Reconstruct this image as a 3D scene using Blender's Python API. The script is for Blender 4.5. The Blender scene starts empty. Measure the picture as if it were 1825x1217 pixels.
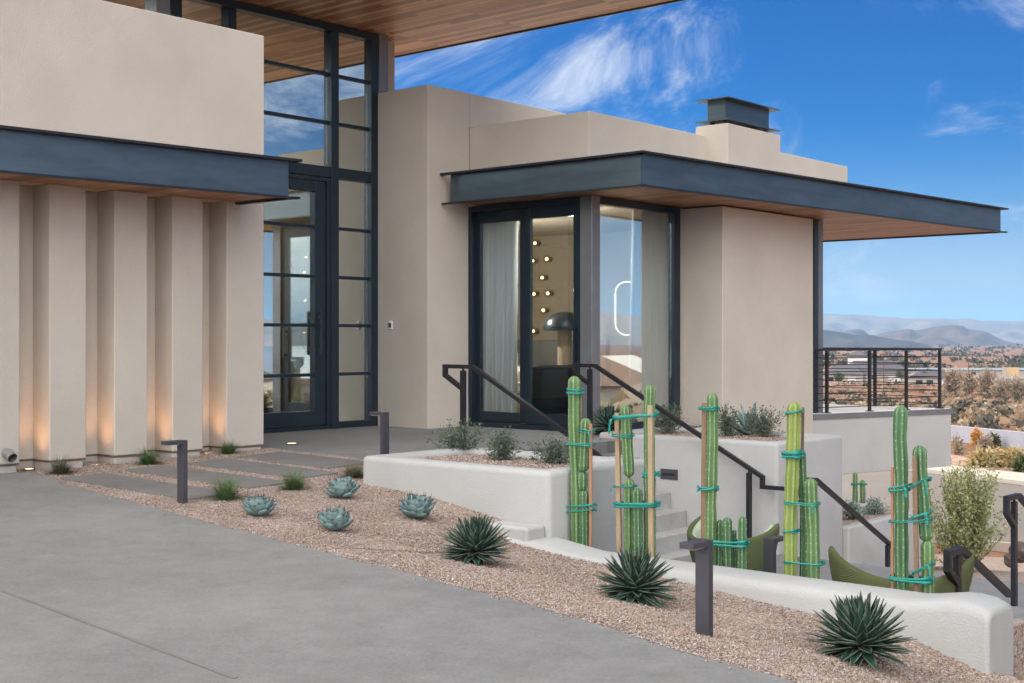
import bpy, bmesh, math, random
import numpy as np
from mathutils import Vector, Matrix
random.seed(7); RNG = np.random.default_rng(11)
SC = bpy.context.scene
COL = SC.collection
R = math.radians

# ------------------------------------------------------------------ camera model (1825x1217 photograph)
F, CX, HY, HC = 2341.0, 912.5, 603.0, 1.25
TH = R(40.69)
UX, UY = math.sin(TH), math.cos(TH)          # u : along the facades, to the right and away
VX, VY = math.cos(TH), -math.sin(TH)         # v : to the right and towards the viewer
def G(a, b, z=0.0): return (a*UX + b*VX, a*UY + b*VY, z)
def AB(X, Y): return (X*UX + Y*UY, X*VX + Y*VY)
def PZ(px, py, z):                            # pixel at known height
    Y = F*(HC - z)/(py - HY); return ((px-CX)*Y/F, Y, z)
def PD(px, py, Y): return ((px-CX)*Y/F, Y, HC-(py-HY)*Y/F)
def a_on(px, b):
    p = (px-CX)/F; return (p*VY*b - VX*b)/(UX - p*UY)
def b_on(px, a):
    p = (px-CX)/F; return (p*UY*a - UX*a)/(VX - p*VY)
def z_at(px_y, X, Y): return HC-(px_y-HY)*Y/F

# ------------------------------------------------------------------ mesh helpers
class MB:
    def __init__(s): s.v=[]; s.f=[]
    def add(s, vs, fs):
        n=len(s.v); s.v += [tuple(p) for p in vs]; s.f += [tuple(i+n for i in q) for q in fs]
    def hexa(s, p): s.add(p, [(3,2,1,0),(4,5,6,7),(0,1,5,4),(1,2,6,5),(2,3,7,6),(3,0,4,7)])
    def abox(s, a0,a1,b0,b1,z0,z1):
        s.hexa([G(a0,b0,z0),G(a0,b1,z0),G(a1,b1,z0),G(a1,b0,z0),G(a0,b0,z1),G(a0,b1,z1),G(a1,b1,z1),G(a1,b0,z1)])
        return s
    def box(s, x0,x1,y0,y1,z0,z1):
        s.hexa([(x0,y0,z0),(x1,y0,z0),(x1,y1,z0),(x0,y1,z0),(x0,y0,z1),(x1,y0,z1),(x1,y1,z1),(x0,y1,z1)]); return s
    def prism(s, poly, z0, z1):
        n=len(poly)
        # make counter clockwise
        A=sum(poly[i][0]*poly[(i+1)%n][1]-poly[(i+1)%n][0]*poly[i][1] for i in range(n))
        if A<0: poly=poly[::-1]
        vs=[(p[0],p[1],z0) for p in poly]+[(p[0],p[1],z1) for p in poly]
        fs=[tuple(range(n-1,-1,-1)), tuple(range(n,2*n))]+[(i,(i+1)%n,n+(i+1)%n,n+i) for i in range(n)]
        s.add(vs,fs); return s
    def sweep(s, path, side, w, h):
        # rectangular bar along a planar path; side = unit normal of the path's plane
        side=Vector(side).normalized(); P=[Vector(p) for p in path]; n=len(P); rings=[]
        for i in range(n):
            if i==0: t=(P[1]-P[0]).normalized(); k=1
            elif i==n-1: t=(P[-1]-P[-2]).normalized(); k=1
            else:
                t1=(P[i]-P[i-1]).normalized(); t2=(P[i+1]-P[i]).normalized(); t=(t1+t2).normalized(); k=1/max(.35,t.dot(t1))
            up=side.cross(t).normalized()*(h/2*k); sd=side*(w/2)
            rings.append([P[i]-sd-up,P[i]+sd-up,P[i]+sd+up,P[i]-sd+up])
        vs=[q for r in rings for q in r]; fs=[(3,2,1,0),tuple(4*(n-1)+i for i in range(4))]
        for i in range(n-1):
            for j in range(4): fs.append((4*i+j,4*i+(j+1)%4,4*i+4+(j+1)%4,4*i+4+j))
        s.add(vs,fs); return s
    def tube(s, path, r, n=8, caps=True):
        P=[Vector(p) for p in path]; m=len(P); rad = r if hasattr(r,'__len__') else [r]*m
        vs=[]
        for i in range(m):
            t=(P[min(i+1,m-1)]-P[max(i-1,0)]).normalized()
            x=t.orthogonal().normalized() if abs(t.z)<.99 else Vector((1,0,0)); y=t.cross(x).normalized(); x=y.cross(t)
            for j in range(n):
                an=2*math.pi*j/n; vs.append(P[i]+(x*math.cos(an)+y*math.sin(an))*rad[i])
        fs=[(i*n+j,i*n+(j+1)%n,(i+1)*n+(j+1)%n,(i+1)*n+j) for i in range(m-1) for j in range(n)]
        if caps: fs += [tuple(range(n-1,-1,-1)), tuple((m-1)*n+j for j in range(n))]
        s.add(vs,fs); return s
    def lathe(s, prof, c=(0,0,0), n=20):
        vs=[]; m=len(prof)
        for r,z in prof:
            for j in range(n):
                an=2*math.pi*j/n; vs.append((c[0]+r*math.cos(an),c[1]+r*math.sin(an),c[2]+z))
        fs=[(i*n+j,i*n+(j+1)%n,(i+1)*n+(j+1)%n,(i+1)*n+j) for i in range(m-1) for j in range(n)]
        s.add(vs,fs); return s
    def build(s, name, mat, parent=None, smooth=False, bevel=0, seg=2, attr=None):
        return mk(name, s.v, s.f, mat, parent, smooth, bevel, seg, attr)

def mk(name, v, f, mat, parent=None, smooth=False, bevel=0, seg=2, attr=None):
    me=bpy.data.meshes.new(name); me.from_pydata([tuple(p) for p in v],[],f); me.update()
    if mat: me.materials.append(mat)
    if smooth: me.polygons.foreach_set('use_smooth',[True]*len(me.polygons))
    if attr is not None:
        at=me.attributes.new('edge','FLOAT','POINT'); at.data.foreach_set('value',attr)
    o=bpy.data.objects.new(name,me); COL.objects.link(o)
    if bevel:
        m=o.modifiers.new('bevel','BEVEL'); m.width=bevel; m.segments=seg; m.limit_method='ANGLE'; m.angle_limit=R(38)
        me.polygons.foreach_set('use_smooth',[True]*len(me.polygons)); m.harden_normals=True
    if parent: setp(o,parent)
    return o
def mknp(name, V, Q, mat, parent=None, attr=None, smooth=False):
    """big arrays: V (n,3), Q (m,k)"""
    me=bpy.data.meshes.new(name); k=Q.shape[1]
    me.vertices.add(len(V)); me.vertices.foreach_set('co',np.ascontiguousarray(V,dtype=np.float32).ravel())
    me.loops.add(Q.size); me.loops.foreach_set('vertex_index',np.ascontiguousarray(Q,dtype=np.int32).ravel())
    me.polygons.add(len(Q)); me.polygons.foreach_set('loop_start',np.arange(0,Q.size,k,dtype=np.int32))
    me.polygons.foreach_set('loop_total',np.full(len(Q),k,dtype=np.int32))
    me.update(calc_edges=True); me.validate()
    if smooth: me.polygons.foreach_set('use_smooth',[True]*len(me.polygons))
    if mat: me.materials.append(mat)
    if attr is not None:
        at=me.attributes.new('edge','FLOAT','POINT'); at.data.foreach_set('value',np.asarray(attr,dtype=np.float32))
    o=bpy.data.objects.new(name,me); COL.objects.link(o)
    if parent: setp(o,parent)
    return o
def setp(o,parent):
    o.parent=parent
    top=parent; loc=Vector((0,0,0))
    if parent.type=='EMPTY': loc=Vector(parent.location)
    elif parent.parent is not None and parent.parent.type=='EMPTY' and 'local' not in parent: loc=Vector((0,0,0))
    if parent.type=='EMPTY' and 'local_parts' not in parent: o.matrix_parent_inverse=Matrix.Translation(-loc)
def tag(o,label,cat,group=None):
    o['label']=label; o['category']=cat
    if group: o['group']=group
    return o
def thing(name,label,cat,loc=(0,0,0),group=None,local=False,rz=0):
    o=bpy.data.objects.new(name,None); COL.objects.link(o); o.location=loc; o.empty_display_size=.2
    if local: o['local_parts']=1
    o.rotation_euler=(0,0,rz)
    return tag(o,label,cat,group)
def struct(o): o['kind']='structure'; return o
def stuff(o,label=None,cat=None):
    o['kind']='stuff'
    if label: o['label']=label; o['category']=cat
    return o
def dup(root,loc,rz=0,label=None,scale=1.0):
    r=root.copy(); COL.objects.link(r); r.location=loc; r.rotation_euler=(0,0,rz); r.scale=(scale,)*3
    if label: r['label']=label
    for ch in list(root.children):
        c=ch.copy(); COL.objects.link(c); c.parent=r
        for g in list(ch.children):
            d=g.copy(); COL.objects.link(d); d.parent=c
    return r

# ------------------------------------------------------------------ materials
def newmat(name):
    m=bpy.data.materials.new(name); m.use_nodes=True; nt=m.node_tree; nt.nodes.clear()
    out=nt.nodes.new('ShaderNodeOutputMaterial'); b=nt.nodes.new('ShaderNodeBsdfPrincipled')
    nt.links.new(b.outputs[0],out.inputs[0]); return m,nt,b,out
def nd(nt,t,**kw):
    n=nt.nodes.new(t)
    for k,v in kw.items():
        if k in ('ins',):
            for kk,vv in v.items(): n.inputs[kk].default_value=vv
        else: setattr(n,k,v)
    return n
def ramp(nt,fac,stops):
    r=nt.nodes.new('ShaderNodeValToRGB'); e=r.color_ramp.elements
    e[0].position,e[0].color=stops[0][0],(*stops[0][1],1); e[1].position,e[1].color=stops[-1][0],(*stops[-1][1],1)
    for p,c in stops[1:-1]:
        x=e.new(p); x.color=(*c,1)
    if fac is not None: nt.links.new(fac,r.inputs[0])
    return r
def sc(c,k): return tuple(min(1,x*k) for x in c)
def noisy(name,c,var=.12,scale=3.0,rough=.85,metal=0.0,bump=0.0,bscale=150.0,spec=.3,detail=4,stretch=None,coat=0,bdist=.01,c2=None,grain=0):
    m,nt,b,out=newmat(name)
    tc=nd(nt,'ShaderNodeTexCoord'); mp=nd(nt,'ShaderNodeMapping')
    geo=nd(nt,'ShaderNodeNewGeometry'); nt.links.new(geo.outputs['Position'],mp.inputs[0])
    if stretch: mp.inputs['Scale'].default_value=stretch
    n=nd(nt,'ShaderNodeTexNoise',ins={'Scale':scale,'Detail':detail,'Roughness':.6}); nt.links.new(mp.outputs[0],n.inputs['Vector'])
    r=ramp(nt,n.outputs[0],[(.25,sc(c,1-var)),(.75,c2 if c2 else sc(c,1+var))]); col_=r.outputs[0]
    if grain:
        g_=nd(nt,'ShaderNodeTexNoise',ins={'Scale':70.0,'Detail':4.0,'Roughness':.8}); nt.links.new(geo.outputs['Position'],g_.inputs['Vector'])
        gr_=ramp(nt,g_.outputs[0],[(.3,(1-grain,)*3),(.7,(1,)*3)]); gm=nd(nt,'ShaderNodeMix',data_type='RGBA',blend_type='MULTIPLY',ins={'Factor':1.0}); nt.links.new(col_,gm.inputs['A']); nt.links.new(gr_.outputs[0],gm.inputs['B']); col_=gm.outputs['Result']
    nt.links.new(col_,b.inputs['Base Color'])
    b.inputs['Roughness'].default_value=rough; b.inputs['Metallic'].default_value=metal; b.inputs['Specular IOR Level'].default_value=spec
    if coat: b.inputs['Coat Weight'].default_value=coat; b.inputs['Coat Roughness'].default_value=.2
    if bump:
        n2=nd(nt,'ShaderNodeTexNoise',ins={'Scale':bscale,'Detail':3.0}); nt.links.new(geo.outputs['Position'],n2.inputs['Vector'])
        bp=nd(nt,'ShaderNodeBump',ins={'Strength':bump,'Distance':bdist}); nt.links.new(n2.outputs[0],bp.inputs['Height']); nt.links.new(bp.outputs[0],b.inputs['Normal'])
    return m
M={}
M['stucco']=noisy('stucco_warm',(.55,.482,.408),.08,1.1,.92,bump=.6,grain=.10,bscale=90,spec=.15,bdist=.006)
M['stucco_pale']=noisy('stucco_pale',(.41,.40,.38),.09,1.3,.9,bump=.6,grain=.08,bscale=80,spec=.15,bdist=.006)
M['plinth']=noisy('plinth',(.44,.40,.36),.10,5,.95,bump=.5,bscale=60,spec=.1,bdist=.01)
M['weep']=noisy('weep_screed',(.16,.10,.065),.2,5,.8)
M['steel']=noisy('dark_steel',(.108,.142,.165),.22,1.4,.36,metal=.8,spec=.5,stretch=(1,1,5),bump=.05,bscale=12)
M['frame']=noisy('window_frame_paint',(.020,.032,.044),.15,4,.36,metal=.4,spec=.5)
M['frame_grey']=noisy('corner_post_paint',(.20,.20,.205),.1,4,.42,metal=.5,spec=.5)
M['rail']=noisy('handrail_bronze',(.022,.022,.026),.2,8,.42,metal=.4,spec=.5)
M['bollard']=noisy('bollard_bronze',(.075,.072,.082),.12,6,.45,metal=.4,spec=.5)
M['dark']=noisy('interior_dark',(.03,.03,.032),.2,3,.7)
M['interior']=noisy('interior_plaster',(.42,.37,.30),.06,1.5,.9)
M['intfloor']=noisy('interior_floor',(.20,.16,.12),.2,3,.45,stretch=(1,6,1))
M['roofdeck']=noisy('roof_deck',(.30,.28,.26),.1,3,.95)
def concrete(name,c,streak=.1):
    m,nt,b,out=newmat(name); geo=nd(nt,'ShaderNodeNewGeometry')
    n1=nd(nt,'ShaderNodeTexNoise',ins={'Scale':.7,'Detail':6.0,'Roughness':.65}); n2=nd(nt,'ShaderNodeTexNoise',ins={'Scale':55.0,'Detail':2.0})
    n3=nd(nt,'ShaderNodeTexNoise',ins={'Scale':4.5,'Detail':5.0,'Roughness':.7})
    mp=nd(nt,'ShaderNodeMapping'); mp.inputs['Scale'].default_value=(1,1.1,1); mp.inputs['Rotation'].default_value=(0,0,.7)
    nt.links.new(geo.outputs['Position'],mp.inputs[0])
    for n in (n1,n3): nt.links.new(mp.outputs[0],n.inputs['Vector'])
    nt.links.new(geo.outputs['Position'],n2.inputs['Vector'])
    a=nd(nt,'ShaderNodeMath',operation='MULTIPLY_ADD',ins={1:.45,2:0.0}); nt.links.new(n1.outputs[0],a.inputs[0])
    a2=nd(nt,'ShaderNodeMath',operation='MULTIPLY_ADD',ins={1:.30}); nt.links.new(n3.outputs[0],a2.inputs[0]); nt.links.new(a.outputs[0],a2.inputs[2])
    a3=nd(nt,'ShaderNodeMath',operation='MULTIPLY_ADD',ins={1:.25}); nt.links.new(n2.outputs[0],a3.inputs[0]); nt.links.new(a2.outputs[0],a3.inputs[2])
    r=ramp(nt,a3.outputs[0],[(.33,sc(c,.72)),(.5,c),(.64,sc(c,1.22))]); nt.links.new(r.outputs[0],b.inputs['Base Color'])
    b.inputs['Roughness'].default_value=.82; b.inputs['Specular IOR Level'].default_value=.25
    bp=nd(nt,'ShaderNodeBump',ins={'Strength':.5,'Distance':.004}); nt.links.new(n2.outputs[0],bp.inputs['Height']); nt.links.new(bp.outputs[0],b.inputs['Normal'])
    return m
M['drive']=concrete('driveway_concrete',(.212,.202,.189))
M['patio']=concrete('patio_concrete',(.20,.195,.188))
M['paver']=concrete('paver_concrete',(.172,.160,.148))
M['step']=concrete('step_concrete',(.33,.32,.305))
M['asphalt']=noisy('street_asphalt',(.15,.135,.12),.15,.3,.9,bump=.3,bscale=40)
M['kerb']=noisy('kerb_concrete',(.50,.43,.36),.1,.8,.9)
def pebble_mat(name,stops,island=True,scale=70,bump=.8):
    m,nt,b,out=newmat(name); geo=nd(nt,'ShaderNodeNewGeometry')
    if island: fac=geo.outputs['Random Per Island']
    else:
        vo=nd(nt,'ShaderNodeTexVoronoi',ins={'Scale':scale,'Randomness':1.0}); nt.links.new(geo.outputs['Position'],vo.inputs['Vector'])
        sp=nd(nt,'ShaderNodeSeparateColor'); nt.links.new(vo.outputs['Color'],sp.inputs[0]); fac=sp.outputs[0]
        bp=nd(nt,'ShaderNodeBump',ins={'Strength':bump,'Distance':.015}); bp.invert=True
        nt.links.new(vo.outputs['Distance'],bp.inputs['Height']); nt.links.new(bp.outputs[0],b.inputs['Normal'])
    r=ramp(nt,fac,stops); r.color_ramp.interpolation='LINEAR'; nt.links.new(r.outputs[0],b.inputs['Base Color'])
    b.inputs['Roughness'].default_value=.9; b.inputs['Specular IOR Level'].default_value=.2
    return m
PST=[(0,(.17,.115,.085)),(.2,(.30,.205,.155)),(.45,(.38,.28,.22)),(.7,(.45,.35,.285)),(.88,(.33,.285,.26)),(1,(.60,.545,.50))]
M['gravel']=pebble_mat('gravel_bed',PST,False,62)
M['pebble']=pebble_mat('gravel_pebbles',PST,True)
M['rockslope']=pebble_mat('rock_mulch',[(0,(.16,.09,.065)),(.5,(.36,.21,.15)),(1,(.52,.36,.28))],False,5,1.0)
def wood(name,c1,c2,c3,w=.11,ang=0.0,rough=.45):
    """planks running along v, width w across u"""
    m,nt,b,out=newmat(name); geo=nd(nt,'ShaderNodeNewGeometry')
    mp=nd(nt,'ShaderNodeMapping'); mp.inputs['Rotation'].default_value=(0,0,TH+ang); nt.links.new(geo.outputs['Position'],mp.inputs[0])
    sp=nd(nt,'ShaderNodeSeparateXYZ'); nt.links.new(mp.outputs[0],sp.inputs[0])
    br=nd(nt,'ShaderNodeTexBrick',ins={'Scale':1.0,'Mortar Size':.0035,'Brick Width':1.7,'Row Height':w,'Color1':(0,0,0,1),'Color2':(1,1,1,1),'Mortar':(.5,.5,.5,1),'Bias':0.0})
    br.offset=.37; br.offset_frequency=3
    nt.links.new(mp.outputs[0],br.inputs['Vector'])
    mp2=nd(nt,'ShaderNodeMapping'); mp2.inputs['Scale'].default_value=(1.2,26,1); nt.links.new(mp.outputs[0],mp2.inputs[0])
    gr=nd(nt,'ShaderNodeTexNoise',ins={'Scale':1.6,'Detail':6.0,'Roughness':.65,'Distortion':.3}); nt.links.new(mp2.outputs[0],gr.inputs['Vector'])
    mx=nd(nt,'ShaderNodeMath',operation='MULTIPLY_ADD',ins={1:.72}); sc0=nd(nt,'ShaderNodeSeparateColor'); nt.links.new(br.outputs['Color'],sc0.inputs[0])
    g2=nd(nt,'ShaderNodeMath',operation='MULTIPLY',ins={1:.38}); nt.links.new(gr.outputs[0],g2.inputs[0])
    nt.links.new(sc0.outputs[0],mx.inputs[0]); nt.links.new(g2.outputs[0],mx.inputs[2])
    r=ramp(nt,mx.outputs[0],[(.12,c1),(.45,c2),(.85,c3)])
    mix=nd(nt,'ShaderNodeMix',data_type='RGBA'); nt.links.new(br.outputs['Fac'],mix.inputs['Factor']); nt.links.new(r.outputs[0],mix.inputs['A']); mix.inputs['B'].default_value=(.02,.012,.008,1)
    nt.links.new(mix.outputs['Result'],b.inputs['Base Color']); b.inputs['Roughness'].default_value=rough; b.inputs['Specular IOR Level'].default_value=.45
    b.inputs['Coat Weight'].default_value=.12; b.inputs['Coat Roughness'].default_value=.3
    bp=nd(nt,'ShaderNodeBump',ins={'Strength':.3,'Distance':.004}); bp.invert=True; nt.links.new(br.outputs['Fac'],bp.inputs['Height']); nt.links.new(bp.outputs[0],b.inputs['Normal'])
    return m
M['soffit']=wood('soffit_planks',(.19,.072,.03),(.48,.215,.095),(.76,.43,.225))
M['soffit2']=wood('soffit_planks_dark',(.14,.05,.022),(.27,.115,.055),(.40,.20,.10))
def glass(name,base,edge,tint=(.83,.87,.88),grough=.0):
    m,nt,b,out=newmat(name); nt.nodes.remove(b)
    tr=nd(nt,'ShaderNodeBsdfTransparent',ins={'Color':(*tint,1)}); gl=nd(nt,'ShaderNodeBsdfGlossy',ins={'Color':(.92,.97,.95,1),'Roughness':grough})
    lw=nd(nt,'ShaderNodeLayerWeight',ins={'Blend':.5}); pw=nd(nt,'ShaderNodeMath',operation='POWER',ins={1:3.0}); nt.links.new(lw.outputs['Facing'],pw.inputs[0])
    ma=nd(nt,'ShaderNodeMath',operation='MULTIPLY_ADD',ins={1:edge,2:base},use_clamp=True); nt.links.new(pw.outputs[0],ma.inputs[0])
    mx=nd(nt,'ShaderNodeMixShader'); nt.links.new(ma.outputs[0],mx.inputs[0]); nt.links.new(tr.outputs[0],mx.inputs[1]); nt.links.new(gl.outputs[0],mx.inputs[2]); nt.links.new(mx.outputs[0],out.inputs[0])
    return m
M['glass_entry']=glass('entry_glass',.74,.3,(.62,.66,.64))
M['glass_door']=glass('entry_door_glass',.56,.3,(.75,.8,.78))
M['glass_slider']=glass('slider_glass',.16,.5)
M['glass_window']=glass('corner_window_glass',.42,.35,(.88,.93,.94))
M['globe']=glass('globe_glass',.10,.5,(.97,.95,.9))

def emit(name,c,s):
    m,nt,b,out=newmat(name); b.inputs['Emission Color'].default_value=(*c,1); b.inputs['Emission Strength'].default_value=s; b.inputs['Base Color'].default_value=(*c,1); return m
M['bulb']=emit('warm_bulb',(1,.60,.28),4.5); M['ring']=emit('ring_light',(1,.86,.66),1.5); M['uplens']=emit('uplight_lens',(1,.58,.28),2.2)
def leafmat(name,c1,c2,edgec=None,rough=.55,trans=.12,island=True,spec=.35,stripe=0):
    m,nt,b,out=newmat(name); geo=nd(nt,'ShaderNodeNewGeometry')
    r=ramp(nt,geo.outputs['Random Per Island'],[(0,c1),(1,c2)]); src=r.outputs[0]
    if edgec:
        at=nd(nt,'ShaderNodeAttribute',attribute_name='edge'); st=ramp(nt,at.outputs['Fac'],[(.74,(0,0,0)),(.97,(1,1,1))])
        mx=nd(nt,'ShaderNodeMix',data_type='RGBA'); nt.links.new(st.outputs[0],mx.inputs['Factor']); nt.links.new(src,mx.inputs['A']); mx.inputs['B'].default_value=(*edgec,1); src=mx.outputs['Result']
    n=nd(nt,'ShaderNodeTexNoise',ins={'Scale':40.0,'Detail':3.0}); nt.links.new(geo.outputs['Position'],n.inputs['Vector'])
    hs=nd(nt,'ShaderNodeHueSaturation'); mr=nd(nt,'ShaderNodeMapRange',ins={'From Min':.3,'From Max':.7,'To Min':.75,'To Max':1.25}); nt.links.new(n.outputs[0],mr.inputs[0]); nt.links.new(mr.outputs[0],hs.inputs['Value']); nt.links.new(src,hs.inputs['Color'])
    nt.links.new(hs.outputs[0],b.inputs['Base Color']); b.inputs['Roughness'].default_value=rough; b.inputs['Specular IOR Level'].default_value=spec
    if trans:
        tl=nd(nt,'ShaderNodeBsdfTranslucent'); nt.links.new(hs.outputs[0],tl.inputs[0]); ms=nd(nt,'ShaderNodeMixShader',ins={0:trans}); nt.links.new(b.outputs[0],ms.inputs[1]); nt.links.new(tl.outputs[0],ms.inputs[2]); nt.links.new(ms.outputs[0],out.inputs[0])
    return m
M['agave_spiky']=leafmat('spiky_agave_leaf',(.022,.055,.042),(.046,.098,.066),(.20,.23,.17),.42)
M['agave_blue']=leafmat('blue_agave_leaf',(.135,.205,.20),(.23,.32,.305),(.06,.045,.04),.55)
M['agave_core']=noisy('agave_core',(.045,.06,.03),.3,20,.8)
M['grass']=leafmat('tuft_blade',(.065,.115,.04),(.16,.225,.08),None,.6,.2)
M['grass_dry']=leafmat('tuft_blade_dry',(.09,.10,.05),(.20,.19,.10),None,.6,.2)
M['shrub']=leafmat('shrub_leaf',(.055,.085,.055),(.15,.19,.13),None,.5,.15)
M['silver']=leafmat('silver_leaf',(.14,.18,.15),(.30,.36,.31),None,.6,.15)
M['olive']=leafmat('olive_leaf',(.20,.22,.075),(.50,.52,.27),None,.5,.3)
M['gold']=leafmat('golden_bush_leaf',(.34,.25,.10),(.58,.46,.24),None,.7,.35)
M['tan']=leafmat('dry_bush_leaf',(.25,.19,.13),(.44,.35,.26),None,.8,.3)
M['orange']=leafmat('autumn_leaf',(.52,.28,.09),(.68,.40,.16),None,.7,.35)
M['darkgreen']=leafmat('evergreen_leaf',(.05,.07,.03),(.12,.14,.06),None,.6,.2)
m,nt,b,out=newmat('scrub_leaf'); at=nd(nt,'ShaderNodeAttribute',attribute_name='edge')
r=ramp(nt,at.outputs['Fac'],[(0,(.045,.045,.035)),(.3,(.10,.095,.07)),(.5,(.20,.16,.115)),(.75,(.31,.23,.145)),(1,(.44,.36,.25))]); nt.links.new(r.outputs[0],b.inputs['Base Color']); b.inputs['Roughness'].default_value=.9
tl=nd(nt,'ShaderNodeBsdfTranslucent'); nt.links.new(r.outputs[0],tl.inputs[0]); ms=nd(nt,'ShaderNodeMixShader',ins={0:.10}); nt.links.new(b.outputs[0],ms.inputs[1]); nt.links.new(tl.outputs[0],ms.inputs[2]); nt.links.new(ms.outputs[0],out.inputs[0]); M['scrub']=m
M['valley']=leafmat('valley_tree_leaf',(.035,.04,.028),(.105,.10,.065),None,.8,.1)
M['bark']=noisy('bark',(.17,.12,.08),.25,12,.9)
M['stake']=noisy('stake_wood',(.36,.26,.16),.22,5,.8,stretch=(9,9,1),bump=.3,bscale=40)
M['stake_red']=noisy('stake_wood_red',(.34,.18,.10),.22,5,.8,stretch=(9,9,1),bump=.3,bscale=40)
M['stake_brown']=noisy('stake_wood_brown',(.20,.13,.08),.25,5,.8,stretch=(9,9,1),bump=.3,bscale=40)
m,nt,b,out=newmat('green_nursery_tape'); b.inputs['Base Color'].default_value=(.0,.30,.235,1); b.inputs['Roughness'].default_value=.28; b.inputs['Specular IOR Level'].default_value=.6
n=nd(nt,'ShaderNodeTexNoise',ins={'Scale':120.0,'Detail':3.0}); geo=nd(nt,'ShaderNodeNewGeometry'); nt.links.new(geo.outputs['Position'],n.inputs['Vector'])
bp=nd(nt,'ShaderNodeBump',ins={'Strength':.8,'Distance':.01}); nt.links.new(n.outputs[0],bp.inputs['Height']); nt.links.new(bp.outputs[0],b.inputs['Normal'])
r=ramp(nt,n.outputs[0],[(.3,(.0,.15,.125)),(.7,(.01,.33,.265))]); nt.links.new(r.outputs[0],b.inputs['Base Color']); M['tape']=m
def cactusmat(name,c1,c2,rib):
    m,nt,b,out=newmat(name); geo=nd(nt,'ShaderNodeNewGeometry'); at=nd(nt,'ShaderNodeAttribute',attribute_name='edge')
    n=nd(nt,'ShaderNodeTexNoise',ins={'Scale':9.0,'Detail':5.0,'Roughness':.65}); mp=nd(nt,'ShaderNodeMapping'); mp.inputs['Scale'].default_value=(1,1,.35); nt.links.new(geo.outputs['Position'],mp.inputs[0]); nt.links.new(mp.outputs[0],n.inputs['Vector'])
    r=ramp(nt,n.outputs[0],[(.28,c1),(.64,c2),(.74,sc(c2,1.35)),(.80,(.16,.13,.07))])
    mx=nd(nt,'ShaderNodeMix',data_type='RGBA'); st=ramp(nt,at.outputs['Fac'],[(.15,(0,0,0)),(1,(1,1,1))]); nt.links.new(st.outputs[0],mx.inputs['Factor']); nt.links.new(r.outputs[0],mx.inputs['A']); mx.inputs['B'].default_value=(*rib,1)
    nt.links.new(mx.outputs['Result'],b.inputs['Base Color']); b.inputs['Roughness'].default_value=.6; b.inputs['Specular IOR Level'].default_value=.25
    return m
M['cactus_a']=cactusmat('cactus_skin_mid',(.045,.105,.040),(.115,.195,.075),(.19,.28,.125))
M['cactus_b']=cactusmat('cactus_skin_deep',(.030,.085,.036),(.075,.155,.070),(.15,.24,.12))
M['cactus_y']=cactusmat('cactus_skin_yellow',(.12,.175,.045),(.24,.29,.075),(.28,.33,.11))
M['areole']=noisy('cactus_areole',(.42,.40,.26),.2,30,.9)
def weave():
    m,nt,b,out=newmat('woven_rope_green'); at=nd(nt,'ShaderNodeTexCoord')
    ck=nd(nt,'ShaderNodeTexWave',ins={'Scale':60.0,'Distortion':.6,'Detail':1.0}); ck.wave_type='BANDS'; ck.bands_direction='DIAGONAL'; nt.links.new(at.outputs['Object'],ck.inputs['Vector'])
    r=ramp(nt,ck.outputs[0],[(.2,(.075,.09,.028)),(.8,(.165,.185,.068))]); nt.links.new(r.outputs[0],b.inputs['Base Color']); b.inputs['Roughness'].default_value=.8
    bp=nd(nt,'ShaderNodeBump',ins={'Strength':.7,'Distance':.01}); nt.links.new(ck.outputs[0],bp.inputs['Height']); nt.links.new(bp.outputs[0],b.inputs['Normal']); return m
M['weave']=weave()
M['cushion']=noisy('pale_green_cushion',(.36,.42,.31),.06,8,.9)
M['curtain']=noisy('linen_curtain',(.82,.85,.87),.08,2,.95,stretch=(1,1,.1))
nt=M['curtain'].node_tree; pb=[q for q in nt.nodes if q.type=='BSDF_PRINCIPLED'][0]; src=pb.inputs['Base Color'].links[0].from_socket
tl=nd(nt,'ShaderNodeBsdfTranslucent'); nt.links.new(src,tl.inputs[0]); ms=nd(nt,'ShaderNodeMixShader',ins={0:.22}); nt.links.new(pb.outputs[0],ms.inputs[1]); nt.links.new(tl.outputs[0],ms.inputs[2]); nt.links.new(ms.outputs[0],[q for q in nt.nodes if q.type=='OUTPUT_MATERIAL'][0].inputs[0])
M['white']=noisy('white_enamel',(.75,.75,.73),.03,5,.5)
M['metal']=noisy('zinc_pipe',(.45,.45,.44),.1,8,.4,metal=.8)
M['rock']=noisy('dark_boulder',(.10,.075,.065),.4,6,.9,bump=1,bscale=9,bdist=.04)

# ------------------------------------------------------------------ ground
def plane_z(X,Y): return -.352+.0234*Y-.0016*X
DRV=[(-5.6,13.6),(-4.75,12.63),(-3.89,11.65),(-2.1,9.52),(-.5,7.70),(.255,6.82),(.84,6.0),(1.17,5.61),(2.3,4.1),(3.6,2.2),(5.0,0.0)]
def seg_dist(px,py,pl):
    best=1e9
    for (x0,y0),(x1,y1) in zip(pl,pl[1:]):
        dx,dy=x1-x0,y1-y0; t=max(0,min(1,((px-x0)*dx+(py-y0)*dy)/(dx*dx+dy*dy))); best=min(best,math.hypot(px-x0-t*dx,py-y0-t*dy))
    return best
def drv_x(Y):
    for (x0,y0),(x1,y1) in zip(DRV,DRV[1:]):
        if y1<=Y<=y0: return x0+(x1-x0)*(Y-y0)/(y1-y0)
    return DRV[0][0] if Y>DRV[0][1] else DRV[-1][0]
FLa,FLb=8.165,-8.83
WALLZ=[(-1.0,-.06),(0,-.072),(.9,-.13),(1.78,-.262),(2.02,-.375),(2.5,-.42),(3.56,-.488),(4.67,-.578),(5.4,-.653),(5.84,-.79),(7.5,-.95)]
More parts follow.
